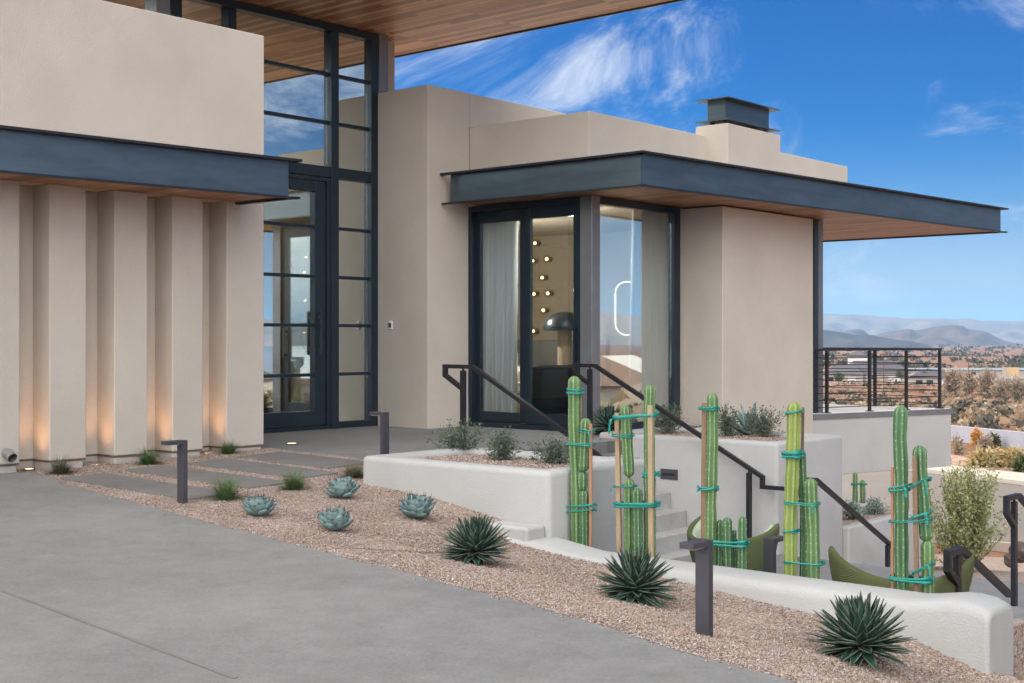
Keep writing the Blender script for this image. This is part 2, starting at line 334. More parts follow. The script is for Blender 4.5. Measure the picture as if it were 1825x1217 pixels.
def gz(X,Y):
    p=plane_z(X,Y); d=seg_dist(X,Y,DRV)
    if X<drv_x(Y): return p
    a,b=AB(X,Y); s=b-FLb
    if s<-1.0: return p
    zw=np.interp(s,[q[0] for q in WALLZ],[q[1] for q in WALLZ]); aw=FLa if s<2.2 else 7.9
    dw=max(0.0,aw-a); t=d/(d+dw+1e-6); w=t**1.5*(3-2*t) if t<1 else 1
    w=min(1,w)*min(1,max(0,(s+1)/1.0))
    return p+(min(zw,p)-p)*w
def hit(px,py):
    lo,hi=3.5,16.0; prev=None
    Y=lo
    while Y<hi:
        X=(px-CX)*Y/F; y=HY+F*(HC-gz(X,Y))/Y
        if y<=py: return (X,Y,gz(X,Y))
        Y+=.01
    X=(px-CX)*hi/F; return (X,hi,gz(X,hi))
# gravel sheet
xs=np.arange(-6.2,6.01,.12); ys=np.arange(2.0,15.6,.12)
vid={}; gv=[]; gf=[]
def gid(i,j):
    if (i,j) not in vid:
        vid[(i,j)]=len(gv); gv.append((xs[i],ys[j],gz(xs[i],ys[j])+.006*math.sin(xs[i]*5.1+ys[j]*3)*math.sin(ys[j]*4.3-xs[i]*2.2)))
    return vid[(i,j)]
def in_gravel(X,Y,m=0.0):
    a,b=AB(X,Y)
    if X<drv_x(Y)-m: return False
    if b<-12.3: return False
    if b<FLb: return a<9.52
    if b<-6.63: return a<FLa+.06
    return a<7.98
for i in range(len(xs)-1):
    for j in range(len(ys)-1):
        if in_gravel(xs[i]+.06,ys[j]+.06,.3): gf.append((gid(i,j),gid(i+1,j),gid(i+1,j+1),gid(i,j+1)))
struct(mk('gravel_bed',gv,gf,M['gravel'],smooth=True))
# loose pebbles
def pebbles(pts,zf,size,n_seed,name,parent=None):
    n=len(pts); rg=np.random.default_rng(n_seed)
    base=np.array([(1,0,0),(-1,0,0),(0,1,0),(0,-1,0),(0,0,1),(0,0,-1)],float)
    tri=np.array([(0,2,4),(2,1,4),(1,3,4),(3,0,4),(2,0,5),(1,2,5),(3,1,5),(0,3,5)])
    V=np.repeat(base[None],n,0)*(.65+.7*rg.random((n,6,1))); V*=size(rg,n)[:,None,None]*np.stack([np.ones(n),.6+.5*rg.random(n),.45+.35*rg.random(n)],1)[:,None,:]
    an=rg.random(n)*6.283; tl=(rg.random(n)-.5)*1.2
    c,s=np.cos(tl),np.sin(tl); y,z=V[:,:,1].copy(),V[:,:,2].copy(); V[:,:,1]=y*c[:,None]-z*s[:,None]; V[:,:,2]=y*s[:,None]+z*c[:,None]
    c,s=np.cos(an),np.sin(an); x,y=V[:,:,0].copy(),V[:,:,1].copy(); V[:,:,0]=x*c[:,None]-y*s[:,None]; V[:,:,1]=x*s[:,None]+y*c[:,None]
    V+=np.array(pts)[:,None,:]
    Q=(tri[None]+6*np.arange(n)[:,None,None]).reshape(-1,3)
    return mknp(name,V.reshape(-1,3),Q,M['pebble'],parent)
PAV=[(6.50,6.96,-11.10,-9.10),(7.24,7.72,-11.2,-9.28),(7.96,8.47,-11.2,-9.48),(8.66,9.26,-11.3,-9.85)]
pts=[]; rr=random.Random(3)
while len(pts)<125000:
    Y=5.0+9.9*rr.random()**1.25; X=rr.uniform(-5.2,4.2)
    if X<drv_x(Y)-.01+.02*math.sin(Y*9)-(.16*rr.random()**3 if rr.random()<.10 else 0): continue
    if abs((X)*F/Y)>985: continue
    if not in_gravel(X,Y,.2): continue
    a,b=AB(X,Y)
    if any(p[0]<a<p[1] and p[2]<b<p[3] for p in PAV): continue
    pts.append((X,Y,gz(X,Y)+(.002+rr.random()*.006 if X>drv_x(Y) else .0225)))
stuff(pebbles(pts,None,lambda rg,n:.0042+.0058*rg.random(n)**1.6,5,'gravel'),'small tan and pink gravel stones filling the planting bed','gravel')
# driveway
dp=[(x,y) for x,y in DRV]+[(5,-7),(-9,-7),(-12,2),(-12,5.2),(-5.6,12.2)]
W0=G(0,-11.81)[:2]; W1=G(6.60,-11.81)[:2]
dpoly=[W1]+[p for p in DRV[2:]]+[(5,-8),(-12,-8),W0]
mb=MB(); n=len(dpoly)
mb.add([(x,y,plane_z(x,y)+.018) for x,y in dpoly]+[(x,y,plane_z(x,y)-.10) for x,y in dpoly],[tuple(range(n-1,-1,-1)),tuple(range(n,2*n))]+[(i,(i+1)%n,n+(i+1)%n,n+i) for i in range(n)])
o=struct(mb.build('driveway',M['drive']))
bm=bmesh.new(); bm.from_mesh(o.data); bmesh.ops.recalc_face_normals(bm,faces=bm.faces); bm.to_mesh(o.data); bm.free()
# saw cut joints in the driveway : narrow dark grooves
def groove(p0,p1,w=.008):
    x0,y0=p0; x1,y1=p1; L=math.hypot(x1-x0,y1-y0); nx,ny=-(y1-y0)/L*w,(x1-x0)/L*w; h=.0205
    return [(x0-nx,y0-ny,plane_z(x0,y0)+h),(x1-nx,y1-ny,plane_z(x1,y1)+h),(x1+nx,y1+ny,plane_z(x1,y1)+h),(x0+nx,y0+ny,plane_z(x0,y0)+h)]
M['joint']=noisy('joint_stain',(.192,.184,.172),.12,3,.9)
def dh(px,py):
    Y=1.602/((py-HY)/F+.0234); return ((px-CX)*Y/F,Y)
mb=MB()
for p0,p1 in [(dh(0,1058),dh(420,1217))]:
    mb.add(groove(p0,p1,.014),[(0,1,2,3)])
struct(mb.build('driveway_joint',M['joint']))
# patio
mb=MB(); mb.prism([G(9.47,-11.85)[:2],G(9.47,-8.85)[:2],G(9.62,-8.85)[:2],G(9.62,-9.56)[:2],G(13.25,-9.56)[:2],G(13.25,-9.99)[:2],G(16.0,-9.99)[:2],G(16.0,-14.2)[:2],G(9.0,-14.2)[:2],G(9.0,-11.85)[:2]],-.16,0)
struct(mb.build('patio',M['patio'],bevel=.008))
# stepping slabs
GS='concrete stepping slabs between driveway and patio'
PL=['stepping slab nearest the driveway, beside the left path light','second stepping slab from the driveway, behind the left path light','third stepping slab from the driveway, one short of the patio end','stepping slab nearest the patio, farthest from the driveway']
for (a0,a1,b0,b1),lb in zip(PAV,PL):
    mb=MB(); cs=[G(a0,b0),G(a1,b0),G(a1,b1),G(a0,b1)]
    zz=[plane_z(c[0],c[1]) for c in cs]
    mb.hexa([(c[0],c[1],z-.08) for c,z in zip(cs,zz)][::-1]+[(c[0],c[1],z+.022) for c,z in zip(cs,zz)][::-1])
    o=mb.build('stepping_slab',M['paver'],bevel=.006); tag(o,lb,'paving slab',GS)
    bm=bmesh.new(); bm.from_mesh(o.data); bmesh.ops.recalc_face_normals(bm,faces=bm.faces); bm.to_mesh(o.data); bm.free()

# ------------------------------------------------------------------ house
H=thing('house','modern flat roofed house of beige stucco with dark steel canopies and tall glass entry','house',G(11,-12,0))
def wall(mb,name='wall',mat='stucco',bev=.012,parent=None): return mb.build(name,M[mat],parent or H,bevel=bev,seg=2)
# wing: upper wall, recessed lower wall, fins
WB=-11.80
w=MB(); w.abox(-3,9.43,-12.45,WB,2.765,4.67); wall(w)
w=MB(); w.abox(-3,9.43,-12.45,-12.12,.05,2.765); wall(w)
fins=[(-3,35.5),(88.5,154),(204,263),(307.5,362),(404,470.5)]
fa=[]
for x0,x1 in fins:
    a0=-3 if x0<0 else a_on(x0,WB); a1=a_on(x1,WB); fa.append((a0,a1))
a00=fa[1][0]-fa[0][1]
fa[0]=(fa[0][1]-.95,fa[0][1]); fa=[(fa[0][0]-2.1,fa[0][0]-1.15)]+fa
fa=[(-2.5,fa[0][0]-.8)]+fa if fa[0][0]>-1.5 else fa
for a0,a1 in fa:
    w=MB(); w.abox(a0,a1,-12.12,WB,.05,2.765); f=w.build('fin',M['stucco'],H,bevel=.012)
    w=MB(); w.abox(a0+.01,a1-.02,-12.11,WB-.018,-.25,.036); w.build('plinth',M['plinth'],f,bevel=.015)
    w=MB(); w.abox(a0+.004,a1-.004,-12.115,WB-.008,.036,.05); w.build('weep_screed',M['weep'],f)
w=MB(); w.abox(-3,9.41,-12.44,-12.135,-.25,.037); wall(w,'plinth','plinth',0)
w=MB(); w.abox(-3,9.42,-12.44,-12.127,.037,.05); wall(w,'weep_screed','weep',0)
w=MB(); w.abox(-3,9.40,-13.7,-12.45,4.2,4.4); wall(w,'roof','roofdeck',0)
w=MB(); w.abox(-3.3,-3,-20,WB,-.3,4.67); wall(w)
w=MB(); w.abox(9.2,9.40,-13.74,-12.45,0,4.2); wall(w)
# steel framed canopies --------------------------------------------------
def canopy(poly,z0,z1,edges,soff,back):
    """poly: (a,b) corners; edges: indices i of edge i->i+1 carrying a steel channel"""
    c=MB().prism([G(a,b)[:2] for a,b in poly],z0+.03,z1-.05).build('canopy',M['roofdeck'],H)
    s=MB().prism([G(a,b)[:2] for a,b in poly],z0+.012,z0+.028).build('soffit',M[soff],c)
    for i in edges:
        p0,p1=poly[i],poly[(i+1)%len(poly)]
        x0,y0=G(*p0)[:2]; x1,y1=G(*p1)[:2]; L=math.hypot(x1-x0,y1-y0); tx,ty=(x1-x0)/L,(y1-y0)/L; nx,ny=ty,-tx
        cx=sum(G(*p)[0] for p in poly)/len(poly); cy=sum(G(*p)[1] for p in poly)/len(poly)
        if (x0-cx)*nx+(y0-cy)*ny<0: nx,ny=-nx,-ny
        def q(s,t): return (x0+tx*s+nx*t,y0+ty*s+ny*t)
        mb=MB(); e=.11
        mb.prism([q(0,0),q(L,0),q(L,.012),q(0,.012)],z0,z1)
        mb.build('fascia',M['steel'],c); mb=MB()
        mb.prism([q(-e,.013),q(L+e,.013),q(L+e,e),q(-e,e)],z1-.016,z1+.010)
        mb.prism([q(-e,.013),q(L+e,.013),q(L+e,e*.72),q(-e,e*.72)],z0-.014,z0+.006)
        mb.build('flange',M['rail'],c)  # same steel as the web, coloured darker to put its shadow line in
    return c
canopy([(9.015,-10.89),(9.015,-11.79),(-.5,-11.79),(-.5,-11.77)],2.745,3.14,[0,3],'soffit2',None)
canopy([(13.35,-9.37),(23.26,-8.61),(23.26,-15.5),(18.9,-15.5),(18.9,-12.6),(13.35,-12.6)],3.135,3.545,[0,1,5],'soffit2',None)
# main roof
RZ=5.62
RP=[(14.25,-23),(14.25,-8.95),(12.7,-8.95),(8.6,-13.1),(4.0,-13.1),(4.0,-23)]
rf=MB().prism([G(*p)[:2] for p in RP],RZ+.03,RZ+.36).build('roof',M['roofdeck'],H)
MB().prism([G(*p)[:2] for p in [(14.23,-22.9),(14.23,-8.97),(12.69,-8.97),(8.59,-13.12),(4.02,-13.12),(4.02,-22.9)]],RZ,RZ+.028).build('soffit',M['soffit'],rf)
mb=MB(); mb.abox(14.253,14.28,-23,-8.92,RZ-.02,RZ+.40); mb.abox(12.7,14.25,-8.947,-8.92,RZ-.02,RZ+.40)
mb.prism([G(12.68,-8.92)[:2],G(8.58,-13.07)[:2],G(8.57,-13.095)[:2],G(12.70,-8.945)[:2]],RZ-.02,RZ+.40)
mb.build('fascia',M['steel'],rf)
# tall block to the right of the entry
w=MB(); w.abox(13.02,13.87,-13.86,-12.73,-.02,4.766); wall(w)
w=MB(); w.abox(13.875,22.0,-16.4,-12.735,3.56,4.762); wall(w)
# room with sliding door : roof mass above the glazing
w=MB(); w.abox(13.87,16.74,-12.73,-10.58,3.50,4.27); wall(w)
w=MB(); w.abox(16.735,20.58,-12.73,-10.195,3.50,4.16); wall(w)
ch=MB().abox(16.72,18.27,-10.75,-10.185,3.50,4.42).build('chimney',M['stucco'],H,bevel=.012)
mb=MB(); ca=(16.72,18.27,-10.75,-10.185)
mb.abox(ca[0]+.13,ca[1]-.13,ca[2]+.13,ca[3]-.13,4.49,4.80)
mb.abox(ca[0],ca[1],ca[2],ca[3],4.80,4.815); mb.abox(ca[0],ca[1],ca[2],ca[3],4.475,4.49)
for a in (ca[0]+.16,ca[1]-.2):
    for b in (ca[2]+.15,ca[3]-.2): mb.abox(a,a+.07,b,b+.05,4.42,4.475)
mb.abox(17.3,17.55,-10.62,-10.45,4.815,4.835)
mb.build('chimney_cap',M['steel'],ch)
# block beside the corner window
w=MB(); w.abox(16.07,18.76,-11.2,-9.88,-3.6,3.13); wall(w)
w=MB(); w.abox(15.985,16.065,-10.9,-10.575,-.05,3.13); wall(w)
w=MB(); w.abox(18.765,19.35,-11.2,-9.99,-3.6,-.30); wall(w,'wall','stucco_pale')
w=MB(); w.abox(14.9,18.7,-16.5,-9.95,-3.6,-.20); wall(w,'foundation_wall','stucco_pale',0)
# enclosing inner walls, ceiling and floors of the rooms
w=MB(); w.abox(13.9,18.70,-16.7,-16.5,0,3.5); w.abox(18.72,18.9,-16.7,-10.35,0,3.13); w.abox(13.55,13.88,-16.7,-13.87,0,3.5); wall(w,'inner_wall','interior',0)
w=MB(); w.abox(13.93,18.70,-16.48,-10.66,3.125,3.22); wall(w,'ceiling','interior',0)
w=MB(); w.abox(13.93,18.70,-16.48,-10.66,.004,.012); wall(w,'floor','intfloor',0)
w=MB(); w.abox(4.0,13.5,-20.2,-20,0,5.6); w.abox(3.8,4.0,-20.2,-13.9,0,5.6); w.abox(13.03,13.5,-20,-13.88,0,5.6); wall(w,'inner_wall','interior',0)
w=MB(); w.abox(4.0,13.02,-20,-13.86,.004,.012); wall(w,'floor','intfloor',0)
# glass entry ------------------------------------------------------------
GB=-13.80; FD=.10
ew=thing('dummy','','') ; bpy.data.objects.remove(ew)
def ga(px): return a_on(px,GB)
aJ0,aJ1=ga(655),13.015; aM0,aM1=ga(583.5),ga(597); aC0,aC1=ga(400),ga(415); aD0,aD1=ga(304),ga(318)
top=5.60; ZT=[4.905,4.236,2.78,2.10,1.43,.752]
fr=MB()
fr.abox(5.0,aJ1,GB-.09,GB+.09,5.50,5.60)
fr.abox(aJ0,aJ1,GB-.08,GB+.08,0,5.50)
fr.abox(aM0,aM1,GB-.085,GB+.085,0,5.50)
fr.abox(aC0,aC1,GB-.08,GB+.08,3.62,5.50); fr.abox(aD0,aD1,GB-.08,GB+.08,3.62,5.50)
fr.abox(7.5,aM0,GB-.075,GB+.075,3.47,3.62); fr.abox(aM1,aJ0,GB-.075,GB+.075,3.47,3.62)
for z in ZT[:2]:
    fr.abox(5.0,aD0,GB-.03,GB+.045,z-.022,z+.022); fr.abox(aD1,aC0,GB-.03,GB+.045,z-.022,z+.022); fr.abox(aC1,aM0,GB-.03,GB+.045,z-.022,z+.022); fr.abox(aM1,aJ0,GB-.03,GB+.045,z-.022,z+.022)
for z in ZT[2:]: fr.abox(aM1,aJ0,GB-.03,GB+.045,z-.022,z+.022)
fr.abox(aM1,aJ0,GB-.07,GB+.07,0,.09)
win=fr.build('entry_window',M['frame'],H,bevel=.004,seg=1)
mb=MB(); mb.abox(5.0,aM0-.002,GB-.012,GB+.004,3.60,5.51); mb.abox(aM1,aJ0,GB-.012,GB+.004,.08,5.51)
mb.build('pane',M['glass_entry'],win)
# steel post carrying the roof
mb=MB(); mb.abox(13.02,13.20,GB-.06,GB+.10,4.77,RZ); mb.build('roof_post',M['frame_grey'],H,bevel=.005)
mb=MB(); mb.abox(9.28,9.48,GB-.10,GB+.12,4.40,5.49); mb.build('roof_post',M['frame_grey'],H,bevel=.005)
# pivot door
dL,dR=ga(372),ga(580)
d=MB(); s0,s1=ga(556.5),ga(575)
d.abox(s0+.0,s1,GB-.05,GB+.06,.06,3.40); d.abox(dL,dL+.1,GB-.05,GB+.06,.06,3.40)
d.abox(dL+.1,s0,GB-.05,GB+.06,.06,.26); d.abox(dL+.1,s0,GB-.05,GB+.06,3.26,3.40)
for z in ZT[2:]: d.abox(dL+.1,s0,GB-.03,GB+.04,z-.022,z+.022)
door=d.build('entry_door',M['frame'],H,bevel=.004,seg=1)
MB().abox(dL+.1,s0,GB-.01,GB+.004,.26,3.26).build('pane',M['glass_door'],door)
hm=MB(); ha=(s0*.75+s1*.25); hm.abox(ha-.02,ha+.02,GB+.12,GB+.15,1.02,1.62); hm.abox(ha-.018,ha+.018,GB+.06,GB+.12,1.08,1.12); hm.abox(ha-.018,ha+.018,GB+.06,GB+.12,1.52,1.56); hm.build('handle',M['frame'],door)
dl=MB(); lx=s0*.35+s1*.65; dl.abox(lx-.025,lx+.025,GB+.06,GB+.085,1.30,1.40); dl.build('lock',M['frame'],door)
df=MB(); df.abox(s1+.012,aM0-.002,GB-.07,GB+.07,0,3.46); df.abox(dL-.12,dL-.012,GB-.07,GB+.07,0,3.46); df.abox(dL-.012,s1+.012,GB-.07,GB+.07,3.41,3.46); df.abox(dL-.012,s1+.012,GB-.07,GB+.07,.0,.05)
df.build('door_frame',M['frame'],H)
w=MB(); w.abox(5,dL-.125,GB-.1,GB+.05,0,3.6); wall(w,'wall','stucco',0)
# doorbell
bx=PD(697,579,18.6); ab=AB(bx[0],bx[1]); bb=b_on(697,13.02)
db=MB().abox(13.0,13.019,bb-.035,bb+.035,bx[2]-.06,bx[2]+.06).build('doorbell',M['white'],H,bevel=.006)
MB().abox(12.992,13.0,bb-.02,bb+.02,bx[2]-.035,bx[2]+.03).build('push_button',M['frame'],db)
# sliding door (faces the viewer's left) -------------------------------------------
SA=13.87
b0,b1=-12.72,-10.60; ZH=3.134
bm_=b_on(940,SA)
def leaf(b0,b1,da,name,handle=None,glassname='glass_slider',sl=.11,sr=.11):
    st=.11; L=MB(); a=SA+da
    L.abox(a,a+.06,b0,b0+sl,.07,ZH-.08); L.abox(a,a+.06,b1-sr,b1,.07,ZH-.08); L.abox(a,a+.06,b0+sl,b1-sr,.07,.21); L.abox(a,a+.06,b0+sl,b1-sr,ZH-.24,ZH-.08)
    o=L.build(name,M['frame'],H,bevel=.004,seg=1)
    MB().abox(a+.024,a+.034,b0+sl,b1-sr,.21,ZH-.24).build('pane',M[glassname],o)
    if handle is not None:
        h=MB(); h.abox(a-.06,a-.04,handle-.015,handle+.015,.92,1.42); h.abox(a-.04,a,handle-.013,handle+.013,.96,1.0); h.abox(a-.04,a,handle-.013,handle+.013,1.34,1.38); h.build('handle',M['frame'],o)
    return o
leaf(b0+.05,b_on(941,SA+.08),.08,'sliding_door',sl=.075,sr=.15); leaf(b_on(936,SA),b1-.12,.005,'sliding_door',b_on(1027,SA),sl=.085,sr=.13)
fr=MB(); fr.abox(SA-.03,SA+.17,b0-.008,b0+.05,0,ZH); fr.abox(SA-.03,SA+.17,b0+.05,b1-.1,ZH-.08,ZH); fr.abox(SA-.06,SA+.17,b0+.05,b1-.1,0,.065)
fr.build('door_frame',M['frame'],H,bevel=.004,seg=1)
# corner post + corner window
mb=MB(); mb.abox(SA-.04,SA+.14,-10.70,-10.50,-.02,ZH+.005); mb.build('corner_post',M['frame_grey'],H,bevel=.006)
WBn=-10.58; wa0=SA+.145; wa1=15.98
fr=MB(); fr.abox(wa0,wa0+.03,WBn-.06,WBn+.05,.0,ZH); fr.abox(wa1-.16,wa1,WBn-.06,WBn+.05,.0,ZH); fr.abox(wa0+.03,wa1-.16,WBn-.06,WBn+.05,ZH-.09,ZH); fr.abox(wa0+.03,wa1-.16,WBn-.06,WBn+.05,.0,.09)
cw=fr.build('corner_window',M['frame'],H,bevel=.004,seg=1)
MB().abox(wa0+.03,wa1-.16,WBn-.012,WBn,.09,ZH-.09).build('pane',M['glass_window'],cw)
# balcony ------------------------------------------------------------------
A=(18.76,-9.876); B=(21.77,-8.885)
bal=MB().prism([G(*A)[:2],G(*B)[:2],G(B[0],-14.0)[:2],G(A[0],-14.0)[:2]],-.92,-.02).build('balcony',M['stucco_pale'],H,bevel=.01)
MB().prism([G(A[0],A[1]-.02)[:2],G(B[0]-.02,B[1]-.02)[:2],G(B[0]-.02,-14.0)[:2],G(A[0],-14.0)[:2]],-.018,.061).build('deck',M['white'],bal)
MB().prism([G(A[0],A[1]-.019)[:2],G(A[0],A[1]+.02)[:2],G(B[0]+.025,B[1]+.025)[:2],G(B[0]+.025,-14.0)[:2],G(B[0]-.019,-14.0)[:2],G(B[0]-.019,B[1]-.019)[:2]],-.03,.057).build('edge_trim',M['frame_grey'],bal)
def bl(t,off=0): return (A[0]+(B[0]-A[0])*t, A[1]+(B[1]-A[1])*t-off)
rl=MB(); RT=1.07; posts=[]
inset=.10
P0=bl(.02,inset); P1=bl(.955,inset); P2=(P1[0],-13.9); P3=(P0[0]+.25,-13.2); 
def pbar(p,q,z,w,h):
    x0,y0=G(*p)[:2]; x1,y1=G(*q)[:2]; d=Vector((x1-x0,y1-y0,0)).normalized(); return [(x0,y0,z),(x1,y1,z)],(-d.y,d.x,0),w,h
tr=MB()
tr.sweep(*pbar(P0,P1,RT,.06,.035)); tr.sweep(*pbar((P1[0],P1[1]+.03),P2,RT-.001,.06,.035))
tr.build('top_rail',M['rail'],bal)
wr=MB()
for k in range(8):
    z=.15+k*.113
    wr.sweep(*pbar(P0,P1,z,.014,.014)); wr.sweep(*pbar(P1,P2,z-.0015,.014,.014))
wr.build('railing_bars',M['rail'],bal)
for t in (.13,.43,.70,.955):
    p=bl(t,inset); m_=MB(); x,y=G(*p)[:2]; m_.abox(p[0]-.028,p[0]+.028,p[1]-.02,p[1]+.02,.06,RT-.02); m_.abox(p[0]-.06,p[0]+.06,p[1]-.05,p[1]+.05,.061,.072); m_.build('post',M['rail'],bal)
for bb in (-10.2,-11.6,-13.0):
    m_=MB(); m_.abox(P1[0]-.02,P1[0]+.02,bb-.025,bb+.025,.06,RT-.02); m_.build('post',M['rail'],bal)
q0,q1,q2=a_on(1451.5,-9.95),a_on(1459,-9.95),a_on(1467.5,-9.95)
mb=MB(); mb.abox(q0,q1,-10.10,-9.95,.062,3.14); mb.build('corner_post',M['frame'],H,bevel=.005)
mb=MB(); mb.abox(q1+.002,q2,-10.10,-9.955,.062,3.14); mb.build('corner_post',M['frame_grey'],H,bevel=.005)
# small things on the wing wall
px=PD(12,806,12.55); am=a_on(10,WB)
pm=MB(); c=G(am,WB); ez=px[2]
pts_=[(c[0]-.03*VX,c[1]-.03*VY,ez),(c[0]+.05*VX,c[1]+.05*VY,ez),(c[0]+.13*VX,c[1]+.13*VY,ez-.04)]
pm.tube(pts_,.045,16,False); pm.tube(pts_,.036,16,False); pm.build('drain_spout',M['metal'],H,smooth=True)
am=a_on(157,-12.0); c=G(fa[-3][0],-12.0); zz=z_at(685,*G(am,-12.0)[:2])
hb=MB(); hb.abox(fa[-4][1],fa[-4][1]+.02,-11.93,-11.87,zz-.03,zz+.03); hb.build('pipe_cap',M['white'],H,bevel=.012)
print('fins',fa)

# ------------------------------------------------------------------ curtains, furniture and lamps seen through the glass
def curtain(p0,p1,z0,z1,label,folds=9,amp=.095):
    n=folds*10; vs=[]; fs=[]
    x0,y0=p0; x1,y1=p1; L=math.hypot(x1-x0,y1-y0); tx,ty=(x1-x0)/L,(y1-y0)/L
    for i in range(n+1):
        s=i/n; ph=s*folds*2*math.pi
        for z,k in ((z0,1.0),(z0+(z1-z0)*.5,.95),(z1,.8)):
            o_=amp*k*(math.sin(ph)+.35*math.sin(ph*.37+1+z)); vs.append((x0+tx*s*L-ty*o_,y0+ty*s*L+tx*o_,z))
    for i in range(n):
        for j in range(2): fs.append((i*3+j,i*3+3+j,i*3+4+j,i*3+1+j))
    o=mk('curtain',vs,fs,M['curtain'],smooth=True); m=o.modifiers.new('thick','SOLIDIFY'); m.thickness=.006
    return tag(o,label,'curtain','linen curtains behind the glass')
CA=SA+.34
curtain(G(CA,b_on(858,CA))[:2],G(CA,b_on(922,CA))[:2],.02,3.12,'pale curtain hanging behind the left sliding door panel',7)
CBb=WBn-.26
curtain(G(a_on(1131,CBb),CBb)[:2],G(a_on(1183,CBb),CBb)[:2],.02,3.12,'pale green curtain hanging behind the corner window',7)
def wall_light(px,py,label,grp,room):
    if room: a=18.685; b=b_on(px,a); nrm=(-UX,-UY); x,y,_=G(a,b)
    else: b=-19.985; a=a_on(px,b); nrm=(VX,VY); x,y,_=G(a,b)
    z=z_at(py,x,y); rad=.085; d=.11
    t=thing('wall_light',label,'wall light',(x,y,z),grp)
    c=(x+nrm[0]*d,y+nrm[1]*d,z)
    MB().tube([(x,y,z),(x+nrm[0]*.03,y+nrm[1]*.03,z)],.045,14).build('backplate',M['frame'],t)
    mb=MB(); n=10; mb.lathe([(rad*math.sin(math.pi*i/n)+.0005,-rad*math.cos(math.pi*i/n)) for i in range(n+1)],c,20); mb.build('globe',M['globe'],t,smooth=True)
    mb=MB(); mb.lathe([(.029*math.sin(math.pi*i/6)+.0005,-.029*math.cos(math.pi*i/6)) for i in range(7)],c,10); mb.build('bulb',M['bulb'],t,smooth=True)
    return t
order=['topmost','second from top','third from top','fourth from top','fifth from top','sixth from top','lowest']
for i,(px,py) in enumerate([(960,434),(956,465),(981,462),(973,495),(958,524),(983,523),(975,553),(957,590)]):
    lb=['topmost glass globe light behind the sliding door','left globe light of the upper pair behind the sliding door','right globe light of the upper pair behind the sliding door','globe light between the two pairs behind the sliding door','left globe light of the lower pair behind the sliding door','right globe light of the lower pair behind the sliding door','globe light just above the dome lamp behind the sliding door','lowest globe light behind the sliding door, left of the dome lamp'][i]
    wall_light(px,py,lb,'glass globe lights in the bedroom',True)
for i,(px,py) in enumerate([(548,367),(543,402),(550,437),(542,476),(549,511),(543,548),(544,618)]):
    wall_light(px,py,'glass globe light behind the glass entry door, '+order[i]+' of the column','glass globe lights in the entry hall',False)
# oval ring light
def oval(px,py0,py1,Y,w):
    x,y,z0=PD(px,py1,Y); z1=PD(px,py0,Y)[2]; r=w/2; path=[]
    for i in range(13): an=math.pi*i/12; path.append((r*math.cos(an),z1-r+r*math.sin(an)))
    for i in range(13): an=math.pi+math.pi*i/12; path.append((r*math.cos(an),z0+r+r*math.sin(an)))
    path.append(path[0]); path.append(path[1])
    dx,dy=Vector((1,.1)).normalized()
    mb=MB(); mb.tube([(x+p*dx,y+p*dy,zz) for p,zz in path],.011,8,False)
    return tag(mb.build('ring_lamp',M['ring'],smooth=True),'glowing upright oval ring lamp behind the corner window','lamp')
oval(1117,502,597,19.0,.33)
# dome lamp, bed, chair, round table
x,y,z=PD(1006,588,20.6)
t=thing('dome_lamp','black dome shaded lamp on a pale column behind the sliding door','lamp',(x,y,0))
mb=MB(); mb.lathe([(.34,0),(.335,.05),(.30,.15),(.22,.24),(.11,.29),(.001,.30)],(x,y,z-.01),28); mb.lathe([(.001,.285),(.11,.275),(.21,.225),(.29,.14),(.325,.05),(.34,0)],(x,y,z-.01),28); mb.build('lamp_shade',M['frame'],t,smooth=True)
mb=MB(); mb.lathe([(.11,0),(.11,z-.012)],(x,y,.012),20); mb.build('column',noisy('pale_stone',(.42,.34,.25),.15,8,.7),t,smooth=True)
mb=MB(); mb.lathe([(.001,-.02),(.04,0),(.001,.04)],(x,y,z+.08),10); mb.build('bulb',M['bulb'],t)
pl_=bpy.data.lights.new('dome_lamp_bulb','POINT'); pl_.energy=14; pl_.color=(1,.66,.36); pl_.shadow_soft_size=.05
lo=bpy.data.objects.new('dome_lamp_bulb',pl_); COL.objects.link(lo); lo.location=(x,y,z+.02)
bx,by,_=PD(960,640,21.4)
t=thing('bed','low upholstered bed with grey headboard inside the glazed room','bed',(bx,by,0))
ab=AB(bx,by)
MB().abox(17.6,17.75,ab[1]-1.6,ab[1]+.55,.012,1.22).build('headboard',noisy('grey_upholstery',(.12,.125,.12),.1,9,.95),t,bevel=.03)
MB().abox(15.9,17.6,ab[1]-1.6,ab[1]+.5,.35,.78).build('mattress',noisy('bed_linen',(.50,.46,.40),.08,6,.95),t,bevel=.08,seg=3)
MB().abox(15.85,17.6,ab[1]-1.65,ab[1]+.55,.012,.35).build('bed_base',noisy('tan_fabric',(.28,.21,.15),.1,6,.95),t,bevel=.03)
cx_,cy_,_=PD(990,700,18.75)
t=thing('tub_chair','dark rounded tub chair just inside the sliding door','chair',(cx_,cy_,0))
vs=[];fs=[];n=24
for i in range(n+1):
    th=R(-190+200*i/n+20); 
    for zz,rr_ in ((.10,.36),(.45,.46),(.80,.44),(.88,.40)): vs.append((cx_+rr_*math.cos(th),cy_+rr_*math.sin(th),zz))
for i in range(n):
    for j in range(3): fs.append((i*4+j,i*4+4+j,i*4+5+j,i*4+1+j))
o=mk('backrest',vs,fs,M['dark'],t,smooth=True); mm=o.modifiers.new('s','SOLIDIFY'); mm.thickness=.07
mb=MB(); mb.lathe([(.001,.42),(.34,.42),(.36,.36),(.33,.12),(.20,.02),(.001,.012)],(cx_,cy_,0),24); mb.build('seat',M['dark'],t,smooth=True)
tx_,ty_,_=PD(950,690,19.35)
t=thing('side_table','small round white topped table on black legs inside the sliding door','table',(tx_,ty_,0))
